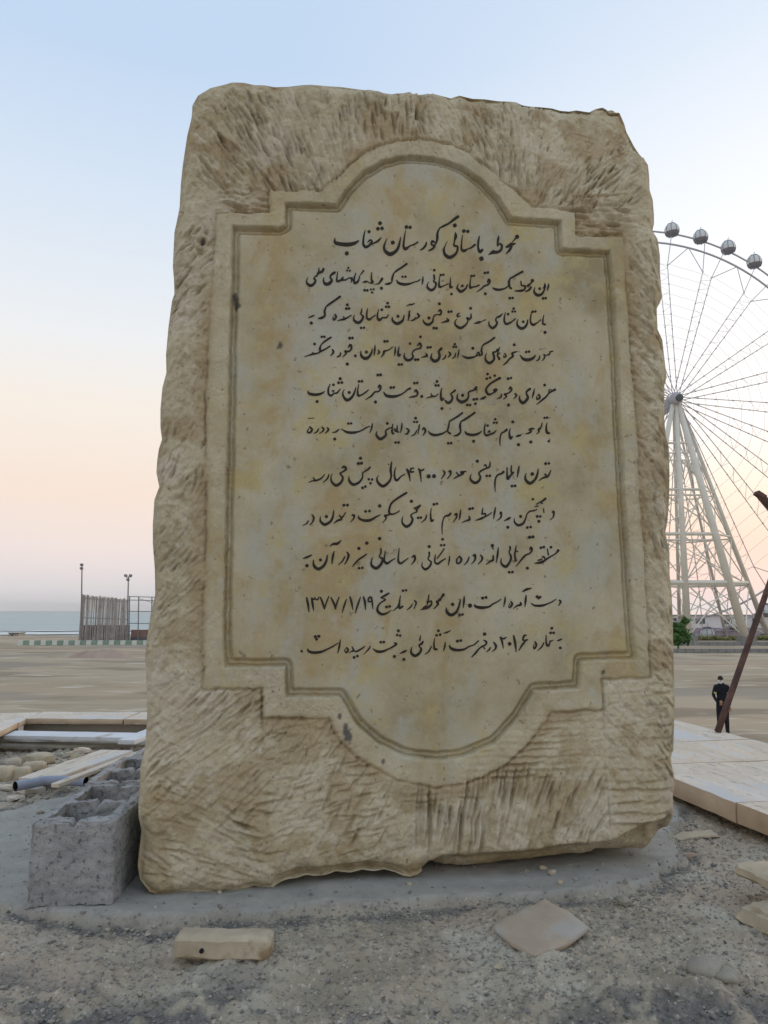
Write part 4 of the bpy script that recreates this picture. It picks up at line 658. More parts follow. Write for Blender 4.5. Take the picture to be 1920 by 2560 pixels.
# hollow concrete blocks: voxel-free profile (outline with two cells) extruded and roughened
def hollow_block(seed):
    W_, L_, H_, T_ = .200, .395, .198, .028; rs_ = random.Random(seed)
    n = 40; xs_ = np.linspace(0, W_, 22); ys_ = np.linspace(0, L_, 42); zs_ = np.linspace(0, H_, 20)
    def solid(x, y):
        if x < T_ or x > W_-T_: return True
        if y < T_ or y > L_-T_: 
            return True
        if abs(y-L_/2) < T_/2: return True
        return False
    xe = sorted(set(list(np.linspace(0, T_, 4)) + list(np.linspace(T_, W_/2-.0022, 11)) + list(np.linspace(W_/2-.0022, W_/2+.0022, 3)) + list(np.linspace(W_/2+.0022, W_-T_, 11)) + list(np.linspace(W_-T_, W_, 4))))
    ye = sorted(set([0, .005, T_] + list(np.linspace(T_, L_/2-T_/2, 14)) + list(np.linspace(L_/2-T_/2, L_/2+T_/2, 4)) + list(np.linspace(L_/2+T_/2, L_-T_, 14)) + [L_-.005, L_]))
    ze = list(np.linspace(0, H_, 34)); bm = bmesh.new(); vs = {}
    def v(i, j, k):
        if (i, j, k) not in vs: vs[(i, j, k)] = bm.verts.new((xe[i]-W_/2, ye[j], ze[k]))
        return vs[(i, j, k)]
    A, B, C = len(xe)-1, len(ye)-1, len(ze)-1
    S = [[solid((xe[i]+xe[i+1])/2, (ye[j]+ye[j+1])/2) for j in range(B)] for i in range(A)]
    g = lambda i, j: 0 <= i < A and 0 <= j < B and S[i][j]
    for i in range(A):
        for j in range(B):
            if not S[i][j]: continue
            bm.faces.new([v(i,j,0),v(i,j+1,0),v(i+1,j+1,0),v(i+1,j,0)]); bm.faces.new([v(i,j,C),v(i+1,j,C),v(i+1,j+1,C),v(i,j+1,C)])
            for k in range(C):
                if not g(i-1, j): bm.faces.new([v(i,j,k),v(i,j,k+1),v(i,j+1,k+1),v(i,j+1,k)])
                if not g(i+1, j): bm.faces.new([v(i+1,j,k),v(i+1,j+1,k),v(i+1,j+1,k+1),v(i+1,j,k+1)])
                if not g(i, j-1): bm.faces.new([v(i,j,k),v(i+1,j,k),v(i+1,j,k+1),v(i,j,k+1)])
                if not g(i, j+1): bm.faces.new([v(i,j+1,k),v(i,j+1,k+1),v(i+1,j+1,k+1),v(i+1,j+1,k)])
    o = Vector((seed*7.7, 3.3, 1.1))
    for q in bm.verts:
        p = q.co.copy(); q.co += noise.noise_vector(p*14+o)*.003 + noise.noise_vector(p*60+o)*.0042 + noise.noise_vector(p*140+o)*.0022
        if p.z > H_*.93: q.co.z -= .010*abs(noise.noise(p*26+o)) ; 
        if abs(p.x) < .006 and p.z > H_*.86: q.co.z -= .014*(1-abs(p.x)/.008); q.co.y += .003 if p.y < .004 else 0
        ex = (abs(abs(p.x)-W_/2) < 1e-5) + (p.y < 1e-5) + (p.z > H_-1e-5)
        if ex >= 2: q.co += Vector((-math.copysign(.005, p.x) if abs(abs(p.x)-W_/2) < 1e-5 else 0, .005 if p.y < 1e-5 else 0, -.005 if p.z > H_-1e-5 else 0))
        if p.z < 1e-5 and p.y < 1e-5: q.co.z += .004*abs(noise.noise(p*35+o))
    me = bpy.data.meshes.new('concrete_block'); bm.to_mesh(me); bm.free(); me.materials.append(M['block'])
    me.polygons.foreach_set('use_smooth', [True]*len(me.polygons)); me.set_sharp_from_angle(angle=R_(45))
    return link(bpy.data.objects.new('concrete_block', me))
f0 = onz(66, 2262); f1 = onz(272, 2266); bdir = Vector((f1.x-f0.x, f1.y-f0.y, 0)).normalized()
byaw = math.atan2(bdir.y, bdir.x)*.5 + R_(4.5); bl0 = Vector(((f0.x+f1.x)/2, (f0.y+f1.y)/2, 0)); along = Vector((-math.sin(byaw), math.cos(byaw), 0))
blab = ['grey hollow concrete block nearest the camera, its end face left of the stone', 'second grey hollow concrete block behind the nearest one, beside the stone',
        'third hollow concrete block of the row, beside the pale plank', 'farthest hollow concrete block of the row, near the white boards']
for k in range(4):
    b = hollow_block(k+1); p = bl0 + along*(k*.405) + Vector((random.Random(k).uniform(-.006, .006), 0, 0)); b.location = (p.x, p.y, -.002 + .004*(k % 2)); b.rotation_euler = (0, 0, byaw + R_([0, .8, -1.2, 1][k]))
    tag(b, blab[k], 'concrete block', 'row of hollow concrete blocks left of the stone')

# travertine copings round the platform
def coping(label, p0, p1, width, th, z, n, side, seed):
    root = empty('stone_coping', (p0[0], p0[1], z), math.atan2(p1[1]-p0[1], p1[0]-p0[0])); tag(root, label, 'coping', 'travertine copings round the platform')
    Lx = math.hypot(p1[0]-p0[0], p1[1]-p0[1]); x = 0; rs_ = random.Random(seed); cuts = [Lx*(i/n + (rs_.uniform(-.03, .03) if 0 < i < n else 0)) for i in range(n+1)]
    for i in range(n):
        a, b = cuts[i]+.0015, cuts[i+1]-.0015
        nrow = 1; rows = [0, width*.62, width] if nrow == 2 else [0, width]
        for r in range(nrow):
            s = rough_block('coping_slab', (b-a, rows[r+1]-rows[r]-.003, th), M['traver'], root, seg=(max(4, int((b-a)/.06)), 5, 3), amp=.0028, nscale=7, bev=.005, seed=seed*10+i*2+r)
            s.location = ((a+b)/2, side*(rows[r]+rows[r+1])/2, rs_.uniform(-.002, .002)); s.rotation_euler = (R_(rs_.uniform(-.25, .25)), R_(rs_.uniform(-.15, .15)), 0)
            if 'right edge' in label and i == 2: s.data.materials[0] = M['traver_glow']  # this slab carries the painted patch of warm sunlight
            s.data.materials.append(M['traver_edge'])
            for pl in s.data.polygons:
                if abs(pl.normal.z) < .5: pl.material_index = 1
    return root
TZ = .0; TH = .072
a = onz(1687, 1996, TZ); b = onz(1920, 2097, TZ); dr = Vector((b.x-a.x, b.y-a.y, 0)).normalized()
pA = a - dr*1.9; pB = b + dr*2.6
coping('wide pale travertine coping along the right edge of the platform', (pA.x, pA.y), (pB.x, pB.y), .88, TH, TZ, 9, 1, 3)
TB = .058
a = onz(45, 1812, TB); b = onz(345, 1813, TB); dr2 = Vector((b.x-a.x, b.y-a.y, 0)).normalized(); pb = b + dr2*2.2
coping('narrow travertine coping across the back, above the white boards', (a.x, a.y), (pb.x, pb.y), .30, .036, TB, 5, 1, 5)
c = onz(45, 1812, TB); e = onz(-40, 1855, TB); dr3 = Vector((e.x-c.x, e.y-c.y, 0)).normalized(); pe = c + dr3*3.8
coping('travertine coping at the left edge, turning the rear corner', (c.x-.004, c.y+.30), (pe.x, pe.y), .30, .036, TB, 8, -1, 8)
for (x_, y_, w_, l_) in ((a.x+1.5, a.y+.17, 3.0, .20), (c.x-.19, c.y-1.6, .2, 3.6)):
    tag(MB().box((x_, y_, .0), (w_, l_, .112)).build('coping_bed', M['wall']), kind='structure')

def place(o, px, py, z=0, rz=0, tilt=(0, 0)):
    p = onz(px, py, z); o.location = (p.x, p.y, z); o.rotation_euler = (R_(tilt[0]), R_(tilt[1]), R_(rz)); return o
def gpl(o, px, py, rz=0, tilt=(0, 0), sink=.004, z=None):
    p = onz(px, py, 0); zz = gz(p.x, p.y) if z is None else z; p = onz(px, py, zz); o.location = (p.x, p.y, zz-sink); o.rotation_euler = (R_(tilt[0]), R_(tilt[1]), R_(rz)); return o
# loose pieces in front
o = rough_block('broken_stone', (.205, .058, .048), M['beige'], seg=(22, 6, 6), amp=.003, nscale=20, bev=.006, seed=4)
gpl(o, 560, 2386, -2.5, sink=.003); tag(o, 'long beige offcut stone with a small hole, lying in front of the monument', 'stone')
cy = MB(); cy.tube([(-.040, -.0335, .022), (-.040, -.016, .022)], .0048, 9); h = cy.build('painted_drill_hole', M['dark'], o)  # solid dark plug, its colour stands for the shade in the hole
def tile_cut(bm):
    for q in bm.verts:
        x, y = q.co.x, q.co.y; q.co.x = x*(1-.9*abs(y)) + .25*y; q.co.y = y*(1-1.2*abs(x)) 
o = rough_block('broken_tile', (.21, .17, .018), M['pink_tile'], seg=(16, 14, 3), amp=.003, nscale=14, bev=.004, seed=9, cut=tile_cut)
gpl(o, 1352, 2330, 42, (2, -3), sink=.001); tag(o, 'flat pinkish broken tile lying in front of the right end of the stone', 'tile')
# stones at the right edge of the picture
o = rough_block('broken_stone', (.17, .12, .05), M['beige'], seg=(12, 10, 5), amp=.012, nscale=12, bev=.012, seed=21, taper=.2)
gpl(o, 1942, 2308, 20, sink=.01); tag(o, 'beige broken stone at the right edge, under a thinner slab', 'stone')
o2 = rough_block('broken_stone', (.18, .12, .035), M['beige'], seg=(12, 10, 4), amp=.009, nscale=12, bev=.008, seed=25)
gpl(o2, 1945, 2264, 28, (8, 6), sink=-.052); tag(o2, 'tilted pale slab lying on the broken stone at the right edge', 'stone')
o = rough_block('flat_chip', (.16, .05, .014), M['beige'], seg=(12, 5, 3), amp=.007, nscale=14, bev=.004, seed=31); gpl(o, 1735, 2092, 9, (0, -3)); tag(o, 'long thin stone chip near the coping, right of the monument', 'stone chip')
o = rough_block('brown_chip', (.07, .035, .018), M['soil'], seg=(8, 5, 3), amp=.006, nscale=16, bev=.004, seed=32); gpl(o, 1715, 2145, -8); tag(o, 'reddish brown fragment beside the foot of the monument, right side', 'stone chip')
for q, (px, py, s_, lb) in enumerate(((1358,2172,.016,'pinkish pebble under the right half of the stone, leftmost of a small group'), (1380,2184,.017,'pale pebble on the mortar pad, middle of a small group'), (1401,2208,.013,'pale pebble nearest the camera in the small group on the mortar'), (548,2232,.010,'tiny white pebble at the lower left edge of the monument'), (1024,2212,.010,'tiny white pebble below the middle of the monument'), (445,2298,.016,'white crumb of plaster in the joint in front of the mortar pad'), (1250,2426,.020,'pale grey pebble below the pinkish tile'), (1560,2262,.030,'purplish stone on the mortar edge, upper right of the tile'))):
    o = rough_block('pebble', (s_*1.3, s_, s_*.7), M['beige'] if q != 7 else M['rock'], seg=(5, 5, 4), amp=s_*.14, nscale=40, bev=s_*.2, seed=40+q); gpl(o, px, py, q*40, sink=.002); tag(o, lb, 'pebble')
# left: white boards, plank, pipe, stones
o = rough_block('white_board', (.72, .115, .022), M['white_board'], seg=(16, 4, 2), amp=.0012, nscale=5, bev=.002, seed=51); p = onz(190, 1848, .03); o.location = (p.x, p.y, .035); o.rotation_euler = (R_(4), R_(.5), R_(-3)); tag(o, 'long white board lying in front of the rear coping', 'board')
sz = onz(330, 1858, .03)
o = rough_block('white_board', (.09, .34, .022), M['white_board'], seg=(4, 12, 2), amp=.001, nscale=5, bev=.002, seed=52); o.location = (sz.x+.06, sz.y-.02, .06); o.rotation_euler = (R_(2), 0, R_(-10)); tag(o, 'short white board crossing the end of the long one, against the monument', 'board')
a = onz(65, 1950, .02); b = onz(265, 1875, .06); mid = (a+b)/2; L_ = (b-a).length
o = rough_block('pale_plank', (L_+.02, .18, .02), M['traver'], seg=(18, 6, 2), amp=.0018, nscale=5, bev=.003, seed=55); o.location = (mid.x+.05, mid.y-.01, .028); o.rotation_euler = (R_(-2), R_(-3.5), math.atan2(b.y-a.y, b.x-a.x)); tag(o, 'pale stone plank lying askew left of the concrete blocks', 'plank')
o = rough_block('thin_slat', (.56, .035, .016), M['traver'], seg=(14, 3, 2), amp=.0015, nscale=5, bev=.002, seed=56); p = onz(262, 1918, .09); o.location = (p.x, p.y, .085); o.rotation_euler = (0, R_(-3), math.atan2(b.y-a.y, b.x-a.x)+.05); tag(o, 'thin pale slat propped along the concrete blocks', 'slat')
P = [onz(38, 1966, .035), onz(70, 1960, .035), onz(110, 1952, .036), onz(150, 1951, .037), onz(195, 1953, .038), onz(215, 1954, .038)]
org2 = Vector((P[0].x, P[0].y, 0)); pr = empty('plastic_pipe', org2); tag(pr, 'blue grey plastic pipe end pointing left beside the concrete blocks', 'pipe')
MB().tube([q-org2 for q in P], .019, 16, caps=False).build('pipe_wall', M['pipe'], pr, True); MB().tube([q-org2 for q in P], .0165, 16, caps=False).build('inner_wall', M['dark'], pr, True)  # inner tube coloured black for the shade inside the pipe
for q, (px, py, d_, rz, lb, mm) in enumerate(((45,1952,(.10,.07,.06),10,'squared orange beige stone block left of the plank','beige'), (10,1950,(.09,.08,.06),-12,'beige stone block at the left edge, behind the pipe','beige'), (98,1908,(.13,.08,.05),-15,'rounded beige stone behind the plank, left side','beige'), (85,1925,(.10,.06,.04),22,'flat beige stone between the squared block and the plank','beige'), (20,1915,(.12,.08,.03),4,'low brown stone at the far left among the rubble','rock'), (205,1905,(.10,.03,.02),-30,'narrow stone strip on top of the pale plank','traver'))):
    o = rough_block('rubble_stone', d_, M[mm], seg=(9, 7, 5), amp=.007, nscale=12, bev=.007, seed=60+q, taper=.08); gpl(o, px, py, rz, sink=.004 if q < 5 else -.045, z=None); tag(o, lb, 'stone')
for q, (px, py, L1, rz, lb) in enumerate(((150, 1872, .9, 6, 'weathered dark board under the white boards, left of the monument'), (60, 1868, .5, -4, 'short weathered board at the far left below the white board'))):
    o = rough_block('old_board', (L1, .09, .02), M['rock'], seg=(16, 4, 2), amp=.003, nscale=6, bev=.003, seed=70+q); gpl(o, px, py, rz, (3, 1), sink=-.01); tag(o, lb, 'board')

rz_ = random.Random(99)
for q in range(14):
    d_ = (rz_.uniform(.04, .11), rz_.uniform(.03, .08), rz_.uniform(.012, .04))
    o = rough_block('rubble_piece', d_, M['beige' if q % 3 else 'traver'], seg=(7, 6, 4), amp=.006, nscale=22, bev=.005, seed=120+q, taper=.1)
    gpl(o, rz_.uniform(-20, 215), rz_.uniform(1868, 1925) if q % 2 else rz_.uniform(1960, 2010)-40*(q % 3), rz_.uniform(0, 180), (rz_.uniform(-14, 14), rz_.uniform(-14, 14)), sink=.002); tag(o, 'small beige piece of rubble scattered left of the concrete blocks', 'rubble', 'small rubble left of the blocks')
def lump(name, s, m, seed):
    bm = bmesh.new(); bmesh.ops.create_icosphere(bm, subdivisions=3, radius=1)
    for q in bm.verts:
        d_ = q.co.normalized(); k = 1 + .28*noise.noise(d_*1.4+Vector((seed, 0, 0))) + .08*noise.noise(d_*5+Vector((seed, 0, 0))); q.co = Vector((d_.x*s[0]*k, d_.y*s[1]*k, d_.z*s[2]*k))
    me = bpy.data.meshes.new(name); bm.to_mesh(me); bm.free(); me.materials.append(m); me.polygons.foreach_set('use_smooth', [True]*len(me.polygons)); return link(bpy.data.objects.new(name, me))
o = lump('rounded_stone', (.036, .028, .022), M['rock'], 28); gpl(o, 1760, 2420, 15, sink=.001); tag(o, 'grey round stone half sunk in the dirt, lower right', 'stone')
o = lump('rounded_stone', (.026, .022, .018), M['rock'], 31); gpl(o, 1815, 2440, 15, sink=.003); tag(o, 'smaller grey stone to the right of the half sunk one', 'stone')
# gravel: nobody could count it
def gravel(n, seed, region, smin, smax, name, label, dens=None, mm='gravel'):
    rs_ = np.random.RandomState(seed); base_v = []; ico = bmesh.new(); bmesh.ops.create_icosphere(ico, subdivisions=1, radius=1); bv = np.array([v.co[:] for v in ico.verts]); bf = np.array([[v.index for v in f.verts] for f in ico.faces]); ico.free()
    x = rs_.uniform(region[0], region[1], n*3); y = rs_.uniform(region[2], region[3], n*3)
    m = dens(x, y) > rs_.rand(n*3); x = x[m][:n]; y = y[m][:n]; k = len(x); z, w = ground_z(x[:, None], y[:, None]); z = z[:, 0]
    s = smin*(smax/smin)**(rs_.rand(k)**2.6); V = np.zeros((k, len(bv), 3)); an = rs_.rand(k)*6.28
    sc3 = np.stack([s*rs_.uniform(.8, 1.4, k), s*rs_.uniform(.6, 1.1, k), s*rs_.uniform(.4, .8, k)], -1)
    q = bv[None]*(1 + .28*(rs_.rand(k, len(bv), 1)-.5)*2)*sc3[:, None]; c_, s_ = np.cos(an)[:, None], np.sin(an)[:, None]
    V[..., 0] = q[..., 0]*c_-q[..., 1]*s_ + x[:, None]; V[..., 1] = q[..., 0]*s_+q[..., 1]*c_ + y[:, None]; V[..., 2] = q[..., 2] + (z+s*.25)[:, None]
    Fq = (bf[None] + (np.arange(k)*len(bv))[:, None, None]).reshape(-1, 3)
    o = np_mesh(name, V.reshape(-1, 3), Fq, M[mm], smooth=False); tag(o, label, 'gravel', kind='stuff'); return o
def dens_front(x, y):
    sd = poly_sdf(PAD, x[:, None], y[:, None])[:, 0]; f = .12 + 1.2*np.clip(fbm(x, y, .28, 3, 900)+.05, 0, 1) + .5*np.exp(-((sd+.03)/.025)**2)
    return np.where(sd > 0, .02, f)
gravel(26000, 1, (-1.3, 1.5, 1.1, 2.9), .0013, .0045, 'fine_gravel', 'fine grey and beige gravel scattered over the dirt in front of the monument', dens_front)
gravel(1500, 2, (-1.2, 1.4, 1.15, 2.7), .003, .009, 'coarse_gravel', 'coarser dark crumbs and pebbles in the dirt', lambda x, y: dens_front(x, y)*.8, 'rock')
gravel(1600, 3, (-2.35, -.75, 2.3, 4.3), .006, .022, 'rubble_crumbs', 'crumbs of rubble and soil left of the concrete blocks', lambda x, y: np.where(poly_sdf(PAD, x[:, None], y[:, None])[:, 0] > 0, .02, .8), 'rock')

def dens_damp(x, y):
    sd = poly_sdf(PAD, x[:, None], y[:, None])[:, 0] + .05*fbm(x, y, .13, 4, 91, .6) - .005
    return np.where(sd > .01, .035, np.clip(.9*np.exp(-((sd+.025)/.022)**2) + .9*sstep(1.66, 1.46, y+.25*fbm(x, y, .3, 2, 98))*sstep(-.12, .1, fbm(x, y, .14, 4, 94, .65)) + .10 + .5*np.clip(fbm(x, y, .3, 3, 95), 0, 1)*(x > .55), 0, 1))
gravel(9000, 5, (-1.3, 1.45, 1.15, 2.9), .0018, .0068, 'dark_crumbs', 'dark crumbs of mortar and soil along the pad edge and in the nearest dirt', dens_damp, 'dark_crumb')
gravel(4500, 6, (-1.3, 1.45, 1.15, 2.6), .002, .0075, 'pale_crumbs', 'pale clods and crumbs in the nearest dirt', lambda x, y: dens_damp(x, y)*.9, 'gravel')
# ================================================================== MIDDLE AND FAR THINGS
# leaning rusty pole, behind the right coping
pb = onz(1794, 1830, .074); pt = ony(1925, 1455, pb.y+.10); dd = (pt-pb).normalized(); pr = empty('leaning_pole', pb)
tag(pr, 'rusty brown pole leaning to the right in front of the person', 'pole')
pts = [dd*t for t in np.linspace(0, 1.75, 10)]
MB().tube(pts, [.0175-.0004*i for i in range(10)], 10).build('tube', M['rust'], pr, True)

pb2 = ony(1900, 1238, 4.0); pr = empty('rusty_beam', pb2); tag(pr, 'end of a rusty red beam entering the picture at the right edge', 'beam')
d2_ = Vector((.30, .0, -.36)); MB().box((0, 0, 0), (.05, .05, .02), Matrix.Rotation(.6, 3, 'Y')).build('end_plate', M['rust'], pr); MB().tube([(0, 0, 0), d2_, d2_*7.0], .022, 8).build('tube', M['rust'], pr)

# person
def person(px, pytop, Y):
    top = ony(px, pytop, Y); root = empty('person', (top.x, Y, Z0+.02)); Hh = top.z-(Z0+.02); s = Hh/1.74
    tag(root, 'person in dark clothes and cap with white face mask, standing behind the leaning pole', 'person')
    def skin(name, verts, edges, radii, m, sub=2):
        me = bpy.data.meshes.new(name); me.from_pydata([tuple(Vector(v)*s) for v in verts], edges, []); ob = link(bpy.data.objects.new(name, me), root)
        md = ob.modifiers.new('skin', 'SKIN'); sv = me.skin_vertices[0].data
        for i_, r in enumerate(radii): sv[i_].radius = (r*s, r*s) if not isinstance(r, tuple) else (r[0]*s, r[1]*s)
        sv[0].use_root = True; sm = ob.modifiers.new('sub', 'SUBSURF'); sm.levels = sm.render_levels = sub; me.materials.append(m)
        dg = bpy.context.evaluated_depsgraph_get(); ev = bpy.data.meshes.new_from_object(ob.evaluated_get(dg)); ob.modifiers.clear(); ob.data = ev; ev.name = name
        ev.polygons.foreach_set('use_smooth', [True]*len(ev.polygons)); return ob
    # body incl. neck, head core, arms folded low, legs
    V = [(0,0,.95),(0,.0,1.12),(0,.0,1.30),(0,-.01,1.43),(0,-.02,1.50),(-.02,-.03,1.60),
         (-.16,0,1.41),(-.24,.01,1.16),(-.16,-.13,.98),(-.05,-.19,.99),(.16,0,1.41),(.25,.01,1.16),(.20,-.08,.93),(.17,-.13,.85),
         (-.09,0,.90),(-.11,-.02,.50),(-.12,.02,.10),(-.13,-.13,.04),(.09,0,.90),(.10,.02,.50),(.11,.05,.10),(.12,-.10,.04)]
    E = [(0,1),(1,2),(2,3),(3,4),(4,5),(3,6),(6,7),(7,8),(8,9),(3,10),(10,11),(11,12),(12,13),(0,14),(14,15),(15,16),(16,17),(0,18),(18,19),(19,20),(20,21)]
    Rr = [(.155,.11),(.145,.105),(.175,.115),(.11,.08),.055,.09,.075,.052,.042,.035,.075,.052,.042,.035,.105,.075,.06,.045,.105,.075,.06,.045]
    b = skin('body', V, E, Rr, M['cloth'])
    hd = bmesh.new(); bmesh.ops.create_icosphere(hd, subdivisions=3, radius=1)
    for q in hd.verts:
        p = q.co; x, y, z = p.x*.078, p.y*.098, p.z*.118
        if p.y < -.8 and abs(p.x) < .25 and -.25 < p.z < .15: y -= .02
        if p.z < -.4: x *= .86; y *= .9
        q.co = Vector((x-.02, y-.035, z+1.61))*s
    me = bpy.data.meshes.new('head'); hd.to_mesh(me); hd.free(); me.materials.append(M['skin']); me.polygons.foreach_set('use_smooth', [True]*len(me.polygons)); link(bpy.data.objects.new('head', me), root)
    def shell(name, cond, k, m):
        bm = bmesh.new(); bmesh.ops.create_icosphere(bm, subdivisions=3, radius=1)
        bmesh.ops.delete(bm, geom=[q for q in bm.verts if not cond(q.co)], context='VERTS')
        for q in bm.verts: p = q.co; q.co = Vector((p.x*.078*k-.02, p.y*.098*k-.035, p.z*.118*k+1.61))*s
        me_ = bpy.data.meshes.new(name); bm.to_mesh(me_); bm.free(); me_.materials.append(m); ob = link(bpy.data.objects.new(name, me_), root)
        sd = ob.modifiers.new('t', 'SOLIDIFY'); sd.thickness = .006; return ob
    shell('cap', lambda p: p.z > .22, 1.12, M['hair']); shell('hair', lambda p: p.y > .15 and p.z > -.55, 1.05, M['hair']); shell('face_mask', lambda p: p.y < -.1 and -.95 < p.z < .02, 1.07, M['mask'])
    MB().box((Vector((-.02, -.165, 1.645))*s), (.13*s, .09*s, .012*s)).build('cap_peak', M['hair'], root)
    MB().box((Vector((-.19, -.10, 1.235))*s), (.07*s, .03*s, .05*s), Matrix.Rotation(.2, 3, 'Y')).build('sleeve_patch', M['yellow'], root)
    for sx in (-.055, .18):   # hands: palm, four fingers and a thumb
        h = Vector((sx, -.21 if sx < 0 else -.15, .985 if sx < 0 else .80)); mb = MB(); mb.box(h*s, (.07*s, .03*s, .08*s))
        for f in range(4): a_ = h + Vector((-.03+.02*f, 0, -.035)); mb.tube([a_*s, (a_+Vector((0, -.008, -.035-.006*(f in (1, 2)))))*s, (a_+Vector((0, .005, -.065-.008*(f in (1, 2)))))*s], .008*s, 5)
        mb.tube([(h+Vector((.035, 0, .01)))*s, (h+Vector((.055, -.01, -.03)))*s], .010*s, 5); mb.build('hand', M['skin'], root)
    root.rotation_euler = (0, 0, R_(-18)); return root
person(1802, 1689, 23.6)

# green shrub right of the stone
def leafy(root, name, n, centre, rad, size, m, seed):
    rs_ = random.Random(seed); V = []; Fc = []; cl = [(Vector((rs_.gauss(0, .45)*rad[0], rs_.gauss(0, .45)*rad[1], rs_.gauss(0, .42)*rad[2])) + Vector(centre), rs_.uniform(.25, .5)) for _ in range(14)]
    for _ in range(n):
        c, r = rs_.choice(cl); p = c + Vector((rs_.gauss(0, .5)*r*rad[0], rs_.gauss(0, .5)*r*rad[1], rs_.gauss(0, .5)*r*rad[2])); a_ = Vector((rs_.gauss(0, 1), rs_.gauss(0, 1), rs_.gauss(0, .8))).normalized(); b_ = a_.orthogonal().normalized(); s_ = size*rs_.uniform(.6, 1.3); k = len(V)
        V += [p-b_*s_*.28, p+a_*s_*.5+Vector((0,0,.1*s_)), p+b_*s_*.28, p-a_*s_*.5]; Fc.append([k, k+1, k+2, k+3])
    return mesh_obj(name, V, Fc, m, root)
zb = Z0; bp = onz(1697, 1630, Z0); root = empty('shrub', (bp.x, bp.y, Z0)); tag(root, 'bright green leafy shrub peeping out behind the right edge of the stone', 'shrub')
sc_ = bp.y/F_PX; leafy(root, 'foliage', 3800, (-.1, 0, 44*sc_), (24*sc_, 24*sc_, 26*sc_), .32, M['leaf'], 4)
MB().tube([(-.1, 0, 0), (0, 0, .6), (.1, 0, 1.1)], [.09, .07, .05], 7).build('trunk', M['bark'], root); MB().tube([(0, 0, .6), (-.4, .1, 1.4)], [.05, .03], 6).build('branch', M['bark'], root)

# ---- left distance
def zpix(px, py, Y): return ony(px, py, Y)
def flood(px, ptop, Y, heads, label):
    base = ony(px, 1601, Y); t = ony(px+2 if heads == 1 else px+3, ptop, Y); root = empty('floodlight_pole', (base.x, Y, Z0)); tag(root, label, 'light pole', 'floodlight poles by the shore')
    h = t.z-Z0; lean = t.x-base.x; u = Y/F_PX; MB().tube([(0, 0, 0), (lean*.5, 0, h*.5), (lean, 0, h)], [.11, .09, .07], 8).build('mast', M['pole'], root)
    if heads == 1: hp = [(0, .0), (0, -9)]
    else: hp = [(-6, 0), (6, 0), (0, -10)]
    MB().tube([(lean-(.0 if heads == 1 else 7*u), 0, h-.1), (lean+(.0 if heads == 1 else 7*u)+.02, 0, h-.1)], .04, 6).build('cross_arm', M['pole'], root)
    for (a_, b_) in hp: MB().box((lean+a_*u, -.1, h+b_*u+.1), (7*u, .25, 4.6*u), Matrix.Rotation(-.4, 3, 'X')).build('lamp_head', M['pole'], root)
flood(203, 1414, 93, 1, 'tall thin floodlight mast at the left end of the reed screen'); flood(318, 1441, 93, 2, 'floodlight mast with twin lamp heads at the right end of the reed screen')
YF = 94.0; a = ony(203, 1487, YF); b = ony(320, 1498, YF); a0 = ony(195, 1601, YF); b0 = ony(316, 1600, YF)
root = empty('reed_screen', (a0.x, YF, Z0)); tag(root, 'tall screen of weathered upright slats between the two floodlight masts', 'screen')
ns = 52; rs_ = random.Random(5); O = Vector((a0.x, YF, Z0))
for k in range(ns):
    t = (k+.5)/ns; base = a0.lerp(b0, t) - O; base.z = 0; tp = a.lerp(b, t) - O; tp.z += rs_.uniform(-.12, .10); base.x += rs_.uniform(-.04, .04)
    MB().tube([base+Vector((0, rs_.uniform(-.05, .05), 0)), (base+tp)/2+Vector((rs_.uniform(-.05, .05), 0, 0)), tp], [rs_.uniform(.035, .062)]*3, 5).build('slat', M['slat'], root)
for zf in (.12, .5, .93):
    p = (a0.lerp(a, zf)-O); q = (b0.lerp(b, zf)-O); MB().tube([p+Vector((0,.1,0)), q+Vector((0,.1,0))], .05, 5).build('rail', M['pole'], root)
base_w = (b0-a0).x
MB().box((base_w/2+.3, .35, 1.0), (base_w*.98, .15, 1.9)).build('lower_panel', M['red'], root)
# scaffold frame to the right of it
root = empty('pipe_frame', (ony(322, 1600, YF).x, YF, Z0)); tag(root, 'open frame of thin pipes between the reed screen and the stone', 'frame'); O = Vector(root.location)
for px in (322, 345, 378, 420): p = ony(px, 1600, YF)-O; q = ony(px+2, 1492, YF)-O; p.z = 0; MB().tube([p, q], .07, 6).build('upright', M['pole'], root)
for py in (1492, 1500, 1528, 1558): MB().tube([ony(318, py-(1 if py == 1492 else 0), YF)-O, ony(424, py+2, YF)-O], .05, 6).build('rail', M['pole'], root)
MB().tube([ony(346, 1496, YF)-O, ony(378, 1506, YF)-O, ony(420, 1500, YF)-O], .03, 5).build('cable', M['pole'], root)
p = ony(352, 1586, YF); MB().box((p.x-O.x+1.4, .5, p.z-Z0), (5.4, .3, 1.1)).build('red_panel', M['red'], root)
p = ony(352, 1598, YF); MB().box((p.x-O.x+1.4, .2, (p.z-Z0)), (5.4, .3, .5)).build('dark_base', M['window'], root)
# painted kerb stones
root = empty('painted_kerb', (onz(45, 1612, Z0).x, onz(45, 1612, Z0).y, Z0)); tag(root, 'kerb of alternating green and white painted stones along the shore', 'kerb'); O = Vector(root.location)
kx0, kx1 = 45, 372; nk = 23
for k in range(nk):
    p = onz(kx0+(kx1-kx0)*k/nk, 1612, Z0)-O; q = onz(kx0+(kx1-kx0)*(k+1)/nk, 1612, Z0)-O; w = (q-p).x
    o = MB().box(((p.x+q.x)/2, 0, .22), (w-.03, .35, .5), taper=.93).build('kerb_stone', M['green' if k % 2 else 'white'], root)
